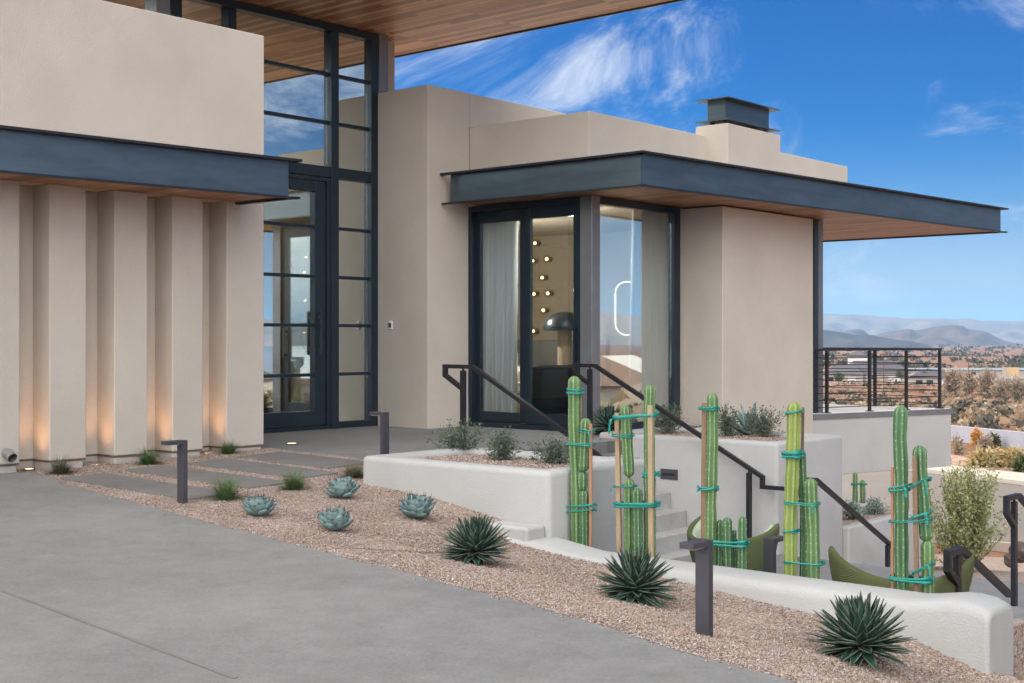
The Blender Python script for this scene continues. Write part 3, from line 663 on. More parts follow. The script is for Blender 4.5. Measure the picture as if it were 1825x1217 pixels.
mb=MB(); mb.lathe([(.001,.60),(.30,.60),(.31,.58),(.30,.565),(.001,.565)],(tx_,ty_,0),28); mb.build('table_top',M['white'],t)
for k in range(3):
    an=2.1*k+.4; MB().tube([(tx_+.22*math.cos(an),ty_+.22*math.sin(an),.012),(tx_+.1*math.cos(an),ty_+.1*math.sin(an),.565)],.014,8).build('leg',M['frame'],t)
for p,e,col in ((G(15.6,-13.6,2.0),105,(1,.88,.72)),(G(11.4,-16.5,4.6),110,(1,.78,.54)),(G(15.0,-11.7,2.7),34,(1,.93,.84))):
    l=bpy.data.lights.new('room_fill_lamp','POINT'); l.energy=e; l.color=col; l.shadow_soft_size=.035; lo=bpy.data.objects.new('room_fill_lamp',l); COL.objects.link(lo); lo.location=p  # bare lamps without fixtures, added to brighten the rooms and curtains

# ------------------------------------------------------------------ planters, stairs, garden wall
def planter(name,label,a0,a1,b0,b1,z0,z1,rim,soil,grp='white stucco planters',bev=.05):
    t=thing(name,label,'planter',G((a0+a1)/2,(b0+b1)/2,z0),grp)
    vs=[];fs=[]
    o_=[(a0,b0),(a0,b1),(a1,b1),(a1,b0)]; i_=[(a0+rim,b0+rim),(a0+rim,b1-rim),(a1-rim,b1-rim),(a1-rim,b0+rim)]
    vs=[G(*p,z0) for p in o_]+[G(*p,z1) for p in o_]+[G(*p,z1) for p in i_]+[G(*p,soil-.2) for p in i_]
    for k in range(4):
        j=(k+1)%4; fs+= [(k,j,4+j,4+k)[::-1],(4+k,4+j,8+j,8+k)[::-1],(8+k,8+j,12+j,12+k)[::-1]]
    o=mk('basin',vs,fs,M['stucco_pale'],t)
    bm=bmesh.new(); bm.from_mesh(o.data); bmesh.ops.recalc_face_normals(bm,faces=bm.faces)
    if sum(f.normal.z for f in bm.faces if abs(f.normal.z)>.5)<0: bmesh.ops.reverse_faces(bm,faces=bm.faces)
    bm.to_mesh(o.data); bm.free()
    m=o.modifiers.new('b','BEVEL'); m.width=bev; m.segments=5; m.limit_method='ANGLE'; m.angle_limit=R(40); o.data.polygons.foreach_set('use_smooth',[True]*len(o.data.polygons))
    pts=[]
    na,nb=14,22; vs=[];fs=[]
    for i in range(na+1):
        for j in range(nb+1):
            a=a0+rim-.02+(a1-a0-2*rim+.04)*i/na; b=b0+rim-.02+(b1-b0-2*rim+.04)*j/nb
            vs.append(G(a,b,soil+.015*math.sin(i*1.3)*math.cos(j*.9)))
    for i in range(na):
        for j in range(nb): fs.append((i*(nb+1)+j,i*(nb+1)+j+1,(i+1)*(nb+1)+j+1,(i+1)*(nb+1)+j)[::-1])
    mk('soil',vs,fs,M['gravel'],t,smooth=True)
    return t
planter('planter','low white planter with three small shrubs beside the patio',FLa,FLa+1.43,FLb,FLb+2.2,-1.3,.183,.20,.12)
planter('planter','tall white planter under the corner window holding a blue agave and shrubs',13.245,14.87,-9.97,-7.42,-2.4,.07,.17,.0)
planter('planter','lower white planter below the balcony with silver ground cover',14.875,17.15,-9.6,-7.35,-2.6,-1.06,.15,-1.12,bev=.03)
# loose pebbles in the planters
for k,(a0,a1,b0,b1,z,nn) in enumerate([(FLa+.21,FLa+1.2,FLb+.21,FLb+1.98,.128,6000),(13.42,14.69,-9.79,-7.6,.008,4500)]):
    pp=[G(a0+(a1-a0)*rr.random(),b0+(b1-b0)*rr.random(),z+.012*rr.random()) for _ in range(nn)]
    stuff(pebbles(pp,None,lambda rg,n:.006+.006*rg.random(n),20+k,'gravel'),['small tan gravel covering the soil of the low planter','small tan gravel covering the soil of the tall planter'][k],'gravel')
# stairs from patio to lower terrace
sp=[(-9.56,0)]; zz=0; bcur=-9.56
poly=[]
for k in range(6):
    poly.append((bcur,zz)); zz-=.2; poly.append((bcur,zz)); bcur+=.232
poly.append((bcur,-1.2)); poly.append((bcur,-2.2)); poly.append((-9.56,-2.2))
def steps_mesh(poly,a0,a1):
    n=len(poly); vs=[G(a0,b,z) for b,z in poly]+[G(a1,b,z) for b,z in poly]
    fs=[tuple(range(n)),tuple(range(2*n-1,n-1,-1))]+[(i,n+i,n+(i+1)%n,(i+1)%n) for i in range(n)]
    o=mk('stairs',vs,fs,M['step']); bm=bmesh.new(); bm.from_mesh(o.data); bmesh.ops.recalc_face_normals(bm,faces=bm.faces); bm.to_mesh(o.data); bm.free()
    m=o.modifiers.new('b','BEVEL'); m.width=.008; m.segments=2; return o
tag(steps_mesh(poly,9.605,13.24),'concrete garden stairs descending between the white planters','stairs')
# terrace
struct(MB().prism([G(*p)[:2] for p in [(8.33,-6.62),(9.6,-6.62),(9.6,bcur+.0),(13.24,bcur),(13.24,-7.41),(13.3,-7.41),(13.3,-3.2),(8.33,-3.2)]],-1.5,-1.2).build('terrace',M['patio']))
# cactus bed behind the garden wall
BED=-.66
struct(MB().prism([G(*p)[:2] for p in [(8.30,-6.62),(9.02,-6.62),(9.02,-3.15),(8.30,-3.15)]],-1.3,BED).build('cactus_bed',M['gravel']))
# garden wall : rounded top, slight lift at the end
nb=46; vs=[];fs=[]; prof_n=0
def wz(b):
    t=(b+6.63)/3.64; z=-.41+.09*max(0,min(1,(-6.15-b)/.7))
    z+=.045*max(0,min(1,(t-.86)/.07)); return z
rows=[]
for i in range(nb+1):
    b=-7.10+(4.11)*i/nb; zt=wz(b); r=.075; a0,a1=7.90,8.33
    if i==nb: zt-=.05
    if i==nb-1: zt-=.012
    pr=[(a0,-1.35),(a0,zt-r),(a0+r*.15,zt-r*.5),(a0+r*.42,zt-r*.18),(a0+r,zt),(a1-r,zt),(a1-r*.42,zt-r*.18),(a1-r*.15,zt-r*.5),(a1,zt-r),(a1,-1.35)]
    k=len(pr); vs+=[G(a,b+(0 if i<nb else 0),z) for a,z in pr]
for i in range(nb):
    for j in range(k-1): fs.append((i*k+j,i*k+j+1,(i+1)*k+j+1,(i+1)*k+j))
fs.append(tuple(nb*k+j for j in range(k))); fs.append(tuple(j for j in range(k-1,-1,-1)))
o=mk('garden_wall',vs,fs,M['stucco_pale'],smooth=True); bm=bmesh.new(); bm.from_mesh(o.data); bmesh.ops.recalc_face_normals(bm,faces=bm.faces); bm.to_mesh(o.data); bm.free()
m=o.modifiers.new('b','BEVEL'); m.width=.03; m.segments=4; m.limit_method='ANGLE'; m.angle_limit=R(50); m.harden_normals=True
tag(o,'low white stucco garden wall with rounded top edging the gravel bed','garden wall')
MB().abox(7.93,8.163,-7.12,-6.66,-.9,-.245).build('end_block',M['stucco_pale'],o,bevel=.03,seg=4)
# recessed step lights
def steplight(px,py,a,label):
    b=b_on(px,a); z=z_at(py,*G(a,b)[:2]); t=thing('step_light',label,'step light',G(a,b,z),'recessed wall step lights')
    MB().abox(a-.012,a-.001,b-.125,b+.125,z-.062,z+.062).build('cover_plate',M['bollard'],t,bevel=.004)
    MB().abox(a-.022,a-.012,b-.09,b+.09,z-.012,z+.016).build('louvre',M['frame'],t,bevel=.003)
steplight(1193,845,13.245,'dark step light set in the tall planter wall above the stairs')
b3=-7.35; a3=a_on(1481,b3)
t=thing('step_light','small step light with pale lens low on the wall by the green chair','step light',G(a_on(1481,-7.42),-7.42,-1.5),'recessed wall step lights')
zq=z_at(1012,*G(a_on(1481,-7.42),-7.42)[:2]); aq=a_on(1481,-7.42)
MB().abox(aq-.13,aq+.13,-7.419,-7.405,zq-.06,zq+.06).build('cover_plate',M['bollard'],t,bevel=.004)
MB().abox(aq-.10,aq+.10,-7.405,-7.398,zq-.035,zq+.02).build('lens',M['white'],t)

# ------------------------------------------------------------------ handrails
SV=(UX,UY,0); SU=(VX,VY,0)
def handrail(label,a=None,b=None,path=None,posts=()):
    t=thing('handrail',label,'handrail',G(*(path[0][0],path[0][1])) ,'dark metal stair handrails')
    side = SV if a is not None else SU
    MB().sweep([G(*p) for p in path],side,.05,.045).build('rail',M['rail'],t)
    for (pa,pb,z0,z1) in posts:
        MB().abox(pa-.03,pa+.03,pb-.022,pb+.022,z0,z1-.045).build('post',M['rail'],t)
        MB().abox(pa-.009,pa+.009,pb-.009,pb+.009,z1-.05,z1-.018).build('bracket',M['rail'],t)
    return t
a1_=10.765; sB=lambda s:FLb+s
z1_=.935
handrail('handrail running down the stairs behind the low planter',a=a1_,path=[(a1_,sB(-1.17),z1_-.24),(a1_,sB(-1.42),z1_-.10),(a1_,sB(-1.42),z1_),(a1_,sB(-1.0),z1_),(a1_,sB(1.40),-.29),(a1_,sB(1.40),-.45),(a1_,sB(1.25),-.45)],posts=[(a1_,sB(-1.145),0,z1_),(a1_,sB(1.2),-1.2,-.19)])
a2_=13.115; 
handrail('handrail running down the stairs along the tall planter wall',a=a2_,path=[(a2_,sB(-1.19),.91-.22),(a2_,sB(-1.40),.91-.10),(a2_,sB(-1.40),.91),(a2_,sB(-1.08),.91),(a2_,sB(1.29),-.318),(a2_,sB(1.29),-.43),(a2_,sB(1.62),-.43)],posts=[(a2_,sB(-1.16),0,.91),(a2_,b_on(1335,a2_),-1.2,-.235)])
handrail('handrail sloping down beside the lower planter, behind the green chair',b=-7.0,path=[(13.0,-7.0,-.30),(13.35,-7.0,-.33),(15.6,-7.0,-1.45)],posts=[(15.2,-7.0,-2.2,-1.24),(13.15,-7.0,-1.2,-.31)])
pa,pb=AB(3.22,9.56)
handrail('short handrail behind the end of the garden wall, partly behind the chair',b=pb,path=[(pa+.05,pb,-.55),(pa-.12,pb,-.42),(pa-.12,pb,-.30),(pa+.13,pb,-.30),(pa+1.1,pb,-.78)],posts=[(pa+.05,pb,-1.2,-.30)])
pa,pb=AB(4.57,12.0)
handrail('handrail with tall post at the edge of the frame, right of the olive bush',b=pb,path=[(pa+.05,pb,-.47),(pa-.14,pb,-.33),(pa-.14,pb,-.20),(pa+.16,pb,-.20),(pa+1.5,pb,-.88)],posts=[(pa+.05,pb,-1.2,-.20)])

# ------------------------------------------------------------------ path lights (bollards)
def pathlight(loc,rz,label,h=.52):
    t=thing('path_light',label,'path light',loc,'dark bronze path lights',local=True,rz=rz)
    vs=MB(); w=.043
    # post at origin, arm towards local -x (length .2)
    vs.box(-.022,.022,-w,w,-.12,h); vs.build('post',M['bollard'],t,bevel=.002,seg=1)
    m2=MB(); m2.box(-.175,-.0225,-w,w,h-.032,h); m2.build('head',M['bollard'],t,bevel=.002,seg=1)
    m3=MB(); m3.box(-.16,-.06,-w*.8,w*.8,h-.036,h-.0325); m3.build('lens',M['white'],t)
    return t
rot=math.atan2(UY,UX)      # local +x = u  -> arm towards -u
x,y,z=hit(325,898); pathlight((x,y,z),rot,'path light standing beside the first stepping slab')
pathlight((-1.26,13.0,0.0),math.atan2(VY,VX),'path light on the patio behind the corner of the low planter')
x,y,z=hit(1255,1134); pathlight((x,y,z),rot,'path light in the gravel between two spiky agaves, nearest the viewer')
a_=8.75; bb=b_on(1372,a_); x,y,_=G(a_,bb); zt=z_at(959,x,y); pathlight((x,y,zt-.52),rot+math.pi,'path light behind the garden wall among the staked cacti')

# ------------------------------------------------------------------ uplights (lit) in the recesses and patio
def uplight(x,y,z,label,energy,tilt=None):
    t=thing('uplight',label,'uplight',(x,y,z),'lit in-ground uplights')
    k_=.75 if 'recess' in label else 1
    mb=MB(); mb.lathe([(.001,-.03),(.07*k_,-.03),(.075*k_,.012),(.055*k_,.014)],(x,y,z),22); mb.build('ring',M['bollard'],t,smooth=False)
    mb=MB(); mb.lathe([(.055*k_,.0135),(.001,.0145)],(x,y,z),22); mb.build('lens',M['uplens'],t)
    l=bpy.data.lights.new('uplight_lamp','SPOT'); l.energy=energy; l.color=(1,.52,.24); l.spot_size=R(86); l.spot_blend=1.0; l.shadow_soft_size=.10
    o=bpy.data.objects.new('uplight_lamp',l); COL.objects.link(o); o.location=(x,y,z+.05)
    d=tilt if tilt else Vector((0,0,1)); o.rotation_euler=Vector(d).to_track_quat('-Z','Y').to_euler()
ul=['first','second','third','fourth']
names=['lit uplight in the wall recess nearest the driveway','lit uplight in the second wall recess from the driveway','lit uplight in the third wall recess from the driveway','lit uplight in the wall recess nearest the entry']
recs=[(fa[i][1],fa[i+1][0]) for i in range(len(fa)-1)][-4:]
for (r0,r1),lb in zip(recs,names):
    a=(r0*.48+r1*.52); x,y,_=G(a,-11.92); uplight(x,y,plane_z(x,y)+(.010 if 'driveway' in lb and 'nearest' in lb else -.012),lb,9,(-VX*.05+UX*.10,-VY*.05+UY*.10,1))
x,y,z=PZ(520,792,0); uplight(x,y,.0,'lit uplight set flush in the patio before the glass entry',2.5)

# ------------------------------------------------------------------ plants
def blades(n,L,W,spread,seed,curve=.5,up=.15,segs=5,fold=.25,width_fn=None,jit=.15,lmin=.75,tipdark=0,pw=.85):
    """rosette of n leaves; returns V,Q,edge"""
    rg=np.random.default_rng(seed); V=[];Q=[];E=[]
    for i in range(n):
        t=(i+.5)/n; az=i*2.39996+rg.normal()*.12; el=up+(spread-up)*(t**pw)+rg.normal()*.05*jit/.15     # polar angle from vertical
        ln=L*(lmin+(1-lmin)*math.sin(math.pi*(.25+.6*t)))*(1+rg.normal()*.05); cu=curve*(.6+.8*rg.random())*t
        d=np.array([math.cos(az),math.sin(az),0]); sd=np.array([-math.sin(az),math.cos(az),0]); p=np.array([0,0,0.])+d*.02
        ang=el; base=len(V)
        for s in range(segs+1):
            u=s/segs; w=W*(width_fn(u) if width_fn else max(.02,(1-u)**.7*(.55+.9*u)))
            nrm=d*(-math.cos(ang))+np.array([0,0,1])*math.sin(ang)
            V+= [p-sd*w+nrm*w*fold, p.copy()-nrm*w*fold*.4, p+sd*w+nrm*w*fold]; E+=[1.0 if u<.92 else 1,0.0 if u<.9 else .8,1.0]
            tg=d*math.sin(ang)+np.array([0,0,1])*math.cos(ang); p=p+tg*ln/segs; ang+=cu/segs
        for s in range(segs):
            b=base+3*s; Q+=[(b,b+1,b+4,b+3),(b+1,b+2,b+5,b+4)]
    return np.array(V),np.array(Q),np.array(E)
def spiky(loc,size,label,seed):
    t=thing('spiky_agave',label,'agave',loc,'spiky dark green agaves in the gravel',local=True)
    V,Q,E=blades(125,size,.0285*size/.22,R(117),seed,curve=-.12,up=.03,pw=1.12,segs=4,fold=.35,width_fn=lambda u:(.75+.5*u if u<.4 else .95*(1-(u-.4)/.6)**.8+.02),lmin=.8)
    V[:,2]+=size*.30
    t.rotation_euler=((seed%5-2)*.05,(seed%7-3)*.04,seed*1.7)
    o=mknp('leaves',V,Q,M['agave_spiky'],t,E); m=o.modifiers.new('s','SOLIDIFY'); m.thickness=.004
    mb=MB(); mb.lathe([(.001,-.03),(size*.16,-.03),(size*.2,size*.1),(size*.12,size*.3),(.001,size*.36)],(0,0,0),12); mb.build('core',M['agave_core'],t)
    return t
for px,py,w,lb,sd in [(848,1010,116,'spiky agave nearest the low planter wall',3),(1133,1078,130,'spiky agave in front of the staked cacti, left of the front path light',8),(1538,1186,162,'spiky agave by the low garden wall near its rounded end',15)]:
    x,y,z=hit(px,py-6); s=w*y/F/2; spiky((x,y,z),s*1.14,lb,sd)
def bluea(loc,size,label,seed,n=34,spread=R(88),parent_name='blue_agave',grp='blue rosette agaves in the gravel'):
    t=thing(parent_name,label,'agave',loc,grp,local=True)
    V,Q,E=blades(n,size,size*.335,spread,seed,curve=-.75,up=.05,segs=8,fold=.30,width_fn=lambda u:(.62+.55*math.sin(min(1,u/.62)*math.pi/2)*.7 if u<.62 else 1.005*max(0,1-((u-.62)/.38)**1.7)**.8)*.95+.01,lmin=.62)
    for i in range(n):
        E[i*27:(i+1)*27]=0; E[i*27+24:(i+1)*27]=1; E[i*27+21:i*27+24]=.5
    V[:,2]+=size*.06
    o=mknp('leaves',V,Q,M['agave_blue'],t,E,smooth=True); m=o.modifiers.new('s','SOLIDIFY'); m.thickness=.010
    t.rotation_euler=((seed%5-2)*.05,(seed%7-3)*.04,seed*1.3)
    # dark terminal spines
    mb=MB()
    for i in range(n):
        tip=V[i*27+25]; pr=V[i*27+22]; d=Vector(tip-pr).normalized(); mb.tube([Vector(tip)-d*.004,Vector(tip)+d*size*.17],[size*.016,.0006],5)
    mb.build('spines',noisy('agave_spine',(.09,.06,.05),.3,20,.6),t)
    return t
for px,py,w,lb,sd in [(463,921,60,'blue rosette agave left of the others, near the driveway edge',4),(612,889,62,'open blue rosette agave farthest back, near the corner of the low planter',9),(598,948,66,'tightly cupped blue rosette agave nearest the driveway, centre of the bed',12),(743,925,68,'blue rosette agave close against the low planter wall',21)]:
    x,y,z=hit(px,py); bluea((x,y,z),w*y/F/2*1.26,lb,sd,n=26 if sd!=9 else 22,spread=R(80) if sd!=9 else R(86))
def tuft(loc,size,label,seed,dry=False):
    t=thing('grass_tuft',label,'grass tuft',loc,'grass tufts along the path',local=True); rg=np.random.default_rng(seed)
    V=[];Q=[]
    for i in range(560):
        az=rg.random()*6.283; el=1.45*rg.random()**.8; ln=size*(.42+.28*rg.random()); cu=.25+.75*rg.random(); w=.0024+.0012*rg.random()
        d=np.array([math.cos(az),math.sin(az),0]); sd=np.array([-math.sin(az),math.cos(az),0]); p=d*.05*rg.random(); ang=el; b=len(V)
        for s in range(5):
            V+=[p-sd*w*(1-s/4.3),p+sd*w*(1-s/4.3)]; p=p+(d*math.sin(ang)+np.array([0,0,1])*math.cos(ang))*ln/4; ang+=cu/4
        for s in range(4): Q.append((b+2*s,b+2*s+1,b+2*s+3,b+2*s+2))
    mknp('blades',np.array(V),np.array(Q),M['grass_dry'] if dry else M['grass'],t)
    return t
TL=[(108,845,46,'grass tuft by the wall nearest the driveway, greyer than the rest',1),(264,828,44,'grass tuft by the wall behind the left path light',0),(407,809,34,'grass tuft by the wall nearest the entry',0),(402,891,62,'large grass tuft beside the left path light at the slab ends',0),(524,873,52,'grass tuft in the gravel between the slabs and blue agaves',0),(632,852,44,'grass tuft tucked against the left face of the low planter',1)]
for i,(px,py,w,lb,dr) in enumerate(TL):
    x,y,z=hit(px,py); tuft((x,y,z),w*y/F*1.3,lb,50+i,dr)

def leafcloud(c,rad,n,ls,seed,squash=1.0,shell=.5,asp=.42,updir=.3):
    rg=np.random.default_rng(seed); d=rg.normal(size=(n,3)); d/=np.linalg.norm(d,axis=1)[:,None]
    r=(shell+(1-shell)*rg.random(n))**.6; P=d*r[:,None]*np.array(rad); P+=np.array(c)
    ax=rg.normal(size=(n,3))+d*1.0+np.array([0,0,updir]); ax/=np.linalg.norm(ax,axis=1)[:,None]; q=rg.normal(size=(n,3)); sd=np.cross(ax,q); sd/=np.linalg.norm(sd,axis=1)[:,None]
    l=(ls*(.6+.8*rg.random(n)))[:,None]
    V=np.stack([P-ax*l*.5,P+sd*l*asp*.5,P+ax*l*.5,P-sd*l*asp*.5],1).reshape(-1,3)
    return V,np.arange(4*n).reshape(n,4)
def shrub(name,label,cat,loc,w,h,mat,seed,nst=26,lps=26,ls=.018,grp=None,stemr=.0022,lean=.55,asp=.42):
    t=thing(name,label,cat,loc,grp,local=True); rg=np.random.default_rng(seed); st=MB(); Vs=[];Qs=[];off=0
    for i in range(nst):
        az=rg.random()*6.283; el=abs(rg.normal())*lean; ln=h*(.55+.6*rg.random()); d=np.array([math.cos(az)*math.sin(el)*w/h*1.3,math.sin(az)*math.sin(el)*w/h*1.3,math.cos(el)]); p=np.array([math.cos(az)*.03*w,math.sin(az)*.03*w,-.01]); path=[p]
        bend=rg.normal(size=3)*.12
        for s in range(5):
            p=p+d*ln/5; d=d+bend/5+np.array([0,0,.06]); path.append(p)
        st.tube(path,[stemr*(1.2-.18*k) for k in range(6)],4,False)
        pa=np.array(path); ts=.2+.8*rg.random(lps)**.7; idx=np.minimum((ts*5).astype(int),4); fr_=ts*5-idx; P=pa[idx]*(1-fr_)[:,None]+pa[idx+1]*fr_[:,None]+rg.normal(size=(lps,3))*ls*.55
        ax=rg.normal(size=(lps,3))*.7+np.array([d[0],d[1],.4])*.9; ax/=np.linalg.norm(ax,axis=1)[:,None]; sd=np.cross(ax,rg.normal(size=(lps,3))); sd/=np.linalg.norm(sd,axis=1)[:,None]; l=(ls*(.6+.8*rg.random(lps)))[:,None]
        V=np.stack([P,P+ax*l*.5+sd*l*asp*.5,P+ax*l,P+ax*l*.5-sd*l*asp*.5],1).reshape(-1,3); Vs.append(V); Qs.append(np.arange(4*lps).reshape(lps,4)+off); off+=4*lps
    st.build('stems',M['bark'],t); mknp('foliage',np.concatenate(Vs),np.concatenate(Qs),M[mat],t)
    return t
GR='small shrubs in the white planters'
for px,py,w,h,lb,sd in [(817,810,70,58,'fullest shrub in the low planter, at its left end',1),(897,823,48,52,'upright narrow shrub in the middle of the low planter',2),(985,829,66,48,'shrub at the right end of the low planter, touching the staked cactus',3)]:
    x,y,z=PZ(px,py,.12); shrub('shrub',lb,'shrub',(x,y,z),w*y/F*.78,h*y/F*.92,'shrub',sd,nst=60,lps=36,ls=.027,grp=GR)
for px,py,w,h,lb,sd in [(1192,775,56,50,'shrub below the curtain at the window end of the tall planter',4),(1296,779,50,52,'shrub left of the blue agave in the tall planter',5),(1362,781,56,52,'shrub right of the blue agave in the tall planter',6)]:
    x,y,z=PZ(px,py,.0); shrub('shrub',lb,'shrub',(x,y,z),w*y/F*.74,h*y/F*.92,'shrub',sd,nst=60,lps=36,ls=.029,grp=GR)
x,y,z=PZ(1336,777,.0)
t=thing('tall_agave','blue agave with long open leaves in the tall planter','agave',(x,y,z),None,local=True)
V,Q,E=blades(13,.44,.052,R(62),33,curve=.25,up=.12,segs=7,fold=.35,width_fn=lambda u:(.8+.4*u if u<.4 else .96*max(0,1-((u-.4)/.6)**1.6)+.01),lmin=.85); E[:]=0
o=mknp('leaves',V,Q,M['agave_blue'],t,E,smooth=True); m=o.modifiers.new('s','SOLIDIFY'); m.thickness=.012
x,y,z=PD(1101,762,16.6)
spk=spiky((*G(13.75,-10.15)[:2],0.0),.30,'spiky plant seen at the foot of the corner window',77); spk['group']='spiky plants by the house'
# silver ground cover in the lower planter
for k,(px,py,w,h,lb) in enumerate([(1520,925,56,36,'silver leaved cushion plant at the left of the lower planter'),(1560,915,50,30,'silver leaved cushion plant at the right of the lower planter')]):
    x,y,z=PZ(px,py,-1.12); shrub('cushion_plant',lb,'shrub',(x,y,z),w*y/F*.5,h*y/F*.8,'silver',70+k,nst=40,lps=26,ls=.04,lean=.8,grp='silver cushion plants')

# ------------------------------------------------------------------ cacti, stakes and ties
def cactus_stem(path,rad,ribs,seed,parent,mat,loc,top=True,bottom_round=False):
    """path: list of world points bottom->top, rad: radius; lobed cross-section"""
    P=[Vector(p)-Vector(loc) for p in path]; L=sum((P[i+1]-P[i]).length for i in range(len(P)-1)); nz=max(12,int(L/.03)); ss_=[L*i/nz for i in range(nz) if L*i/nz<L-rad*1.05]+[L-rad*1.05*(1-k/9)**1.6 for k in range(10)]; nz=len(ss_)-1; n=ribs*6; rg=random.Random(seed); ph=rg.random()*6
    cum=[0]
    for i in range(len(P)-1): cum.append(cum[-1]+(P[i+1]-P[i]).length)
    def at(s):
        for i in range(len(P)-1):
            if s<=cum[i+1] or i==len(P)-2:
                u=(s-cum[i])/(cum[i+1]-cum[i]); return P[i].lerp(P[i+1],u)
    vs=[];fs=[];ed=[]; ar=MB(); bulk=[rg.uniform(.93,1.05) for _ in range(nz+8)]
    for i in range(nz+1):
        s=ss_[i]; c=at(s); k=1.0; q_=int(s/.12); f_=s/.12-q_; k*=(1-f_)*bulk[q_]+f_*bulk[q_+1]
        tt=L-s; 
        if top and tt<rad*1.0: k*=math.sqrt(max(0.0,1-(1-tt/rad)**2))*.995+.005
        if bottom_round and s<rad*1.2: k*=math.sqrt(max(0,1-(1-s/(rad*1.2))**2))*.9+.1
        wob=1+.03*math.sin(s*23+ph)
        for j in range(n):
            an=2*math.pi*j/n+ph; lobe=abs(math.cos(ribs*(an-ph)/2)); rr_=rad*k*wob*(.74+.26*lobe**.75); vs.append((c.x+rr_*math.cos(an),c.y+rr_*math.sin(an),c.z)); ed.append(max(0,lobe-.75)*4)
        if i%2==0 and tt>rad*.3 and i<nz-6:
            for r_ in range(ribs):
                an=2*math.pi*r_/ribs+ph; 
                if math.sin(an)>.35: continue
                rr_=rad*k*wob*1.0; q=Vector((c.x+rr_*math.cos(an),c.y+rr_*math.sin(an),c.z+rg.uniform(-.006,.006))); e=.0040+.0016*rg.random(); dx,dy=math.cos(an),math.sin(an)
                ar.add([q+Vector((dx*e,dy*e,0)),q+Vector((-dy*e,dx*e,0)),q+Vector((dy*e,-dx*e,0)),q+Vector((0,0,e*1.2)),q-Vector((0,0,e*1.2))],[(0,1,3),(0,3,2),(0,2,4),(0,4,1)])
    for i in range(nz):
        for j in range(n): fs.append((i*n+j,i*n+(j+1)%n,(i+1)*n+(j+1)%n,(i+1)*n+j))
    fs.append(tuple(nz*n+j for j in range(n))); fs.append(tuple(range(n-1,-1,-1)))
    n0=len(vs); nf0=len(fs); vs=vs+[tuple(q) for q in ar.v]; fs=fs+[tuple(i+n0 for i in q) for q in ar.f]; ed=ed+[0.0]*len(ar.v)
    o=mk('stem',vs,fs,M[mat],parent,smooth=True,attr=ed); o.data.materials.append(M['areole'])
    o.data.polygons.foreach_set('material_index',[0]*nf0+[1]*(len(fs)-nf0))
    return o
def on_a(px,py,a):
    b=b_on(px,a); x,y,_=G(a,b); return (x,y,z_at(py,x,y))
def cactus(label,a,stems,grp='staked columnar cacti'):
    """stems: list of (pixel path bottom->top, width px, mat, da[,round bottom])"""
    px0=stems[0][0][0]; base=on_a(px0[0],px0[1],a); loc=(base[0],base[1],BED if a<10 else base[2])
    t=thing('columnar_cactus',label,'cactus',loc,grp,local=True)
    for i,(pp,w,mat,da,rb) in enumerate(stems):
        path=[on_a(px,py,a+da) for px,py in pp]; y=path[0][1]
        if not rb: path[0]=(path[0][0],path[0][1],min(path[0][2],BED-.05) if a<10 else path[0][2])
        rad=w*y/F/2
        ribs=7 if w>17 else 6
        cactus_stem(path,rad,ribs,i*7+int(px0[0]),t,mat,loc,True,rb)
    return t
def stake(px0,py0,py1,w,a,label,mat='stake',px1=None):
    p0=on_a(px0,py1,a); p1=on_a(px1 if px1 else px0,py0,a); hw=w*p0[1]/F/2
    mb=MB(); zt=p1[2]; z0=BED-.03
    pts=[(p0[0],p0[1],z0),(p1[0],p1[1],zt)]
    mb.sweep(pts,(UX,UY,0),hw*.8,hw*1.5); o=mb.build('wooden_stake',M[mat],bevel=.002,seg=1)
    return tag(o,label,'stake','wooden cactus stakes')
def tie(px0,px1,py0,py1,a,label,hgt=7,depth=.10,tail=0,wraps=2,twist=True):
    """flat tape wound round everything between two pixel columns"""
    A_=Vector(on_a(px0,py0,a)); B_=Vector(on_a(px1,py1,a)); mid=(A_+B_)/2; hw=(B_-A_).length/2; ax=(B_-A_).normalized(); hz=Vector((ax.x,ax.y,0)).normalized(); nr=Vector((-hz.y,hz.x,0))
    y=A_.y; h=hgt*1.02*y/F; mb=MB(); rg=random.Random(int(px0*7+py0))
    for wv in range(wraps):
        vs=[];fs=[];n=40; dz0=rg.uniform(-.6,.6)*h*(1 if wraps>1 else 0); tl=rg.uniform(-.5,.5)*h*1.6
        hh=h*(rg.uniform(.45,.8) if wraps>1 else 1)
        for i in range(n+1):
            an=2*math.pi*i/n; ca_,sa_=math.cos(an),math.sin(an)
            ex=abs(ca_)**.55*(1 if ca_>0 else -1); ey=abs(sa_)**.55*(1 if sa_>0 else -1)
            q=mid+ax*(hw*1.02+.002*wv)*ex+nr*(depth*.5+.003*wv)*ey; q.z+=dz0+.55*tl*ca_*(1 if sa_<0 else -.3)
            fold=.78+.22*math.sin(an*2+wv*1.7); vs+=[q-Vector((0,0,hh*.5*fold)),q+Vector((0,0,hh*.5*fold))]
        for i in range(n): fs.append((2*i,2*i+2,2*i+3,2*i+1))
        mb.add(vs,fs)
    if tail:
        q=mid+ax*hw*(1 if tail>0 else -1)*.9-nr*(depth*.52); L=abs(tail)*y/F
        vs=[];fs=[]
        for i in range(7):
            u=i/6; c=q+ax*L*.30*u*(1 if tail>0 else -1)*(1-.5*u)-Vector((0,0,L*u))-nr*.004; w_=h*.38*(1-.3*u)*(1 if i%3 else .55); vs+=[c-ax*w_,c+ax*w_]
        for i in range(6): fs.append((2*i,2*i+1,2*i+3,2*i+2))
        mb.add(vs,fs)
    o=mb.build('plant_tie',M['tape'],smooth=True); m=o.modifiers.new('s','SOLIDIFY'); m.thickness=.002
    return tag(o,label,'plant tie','green plastic plant ties')
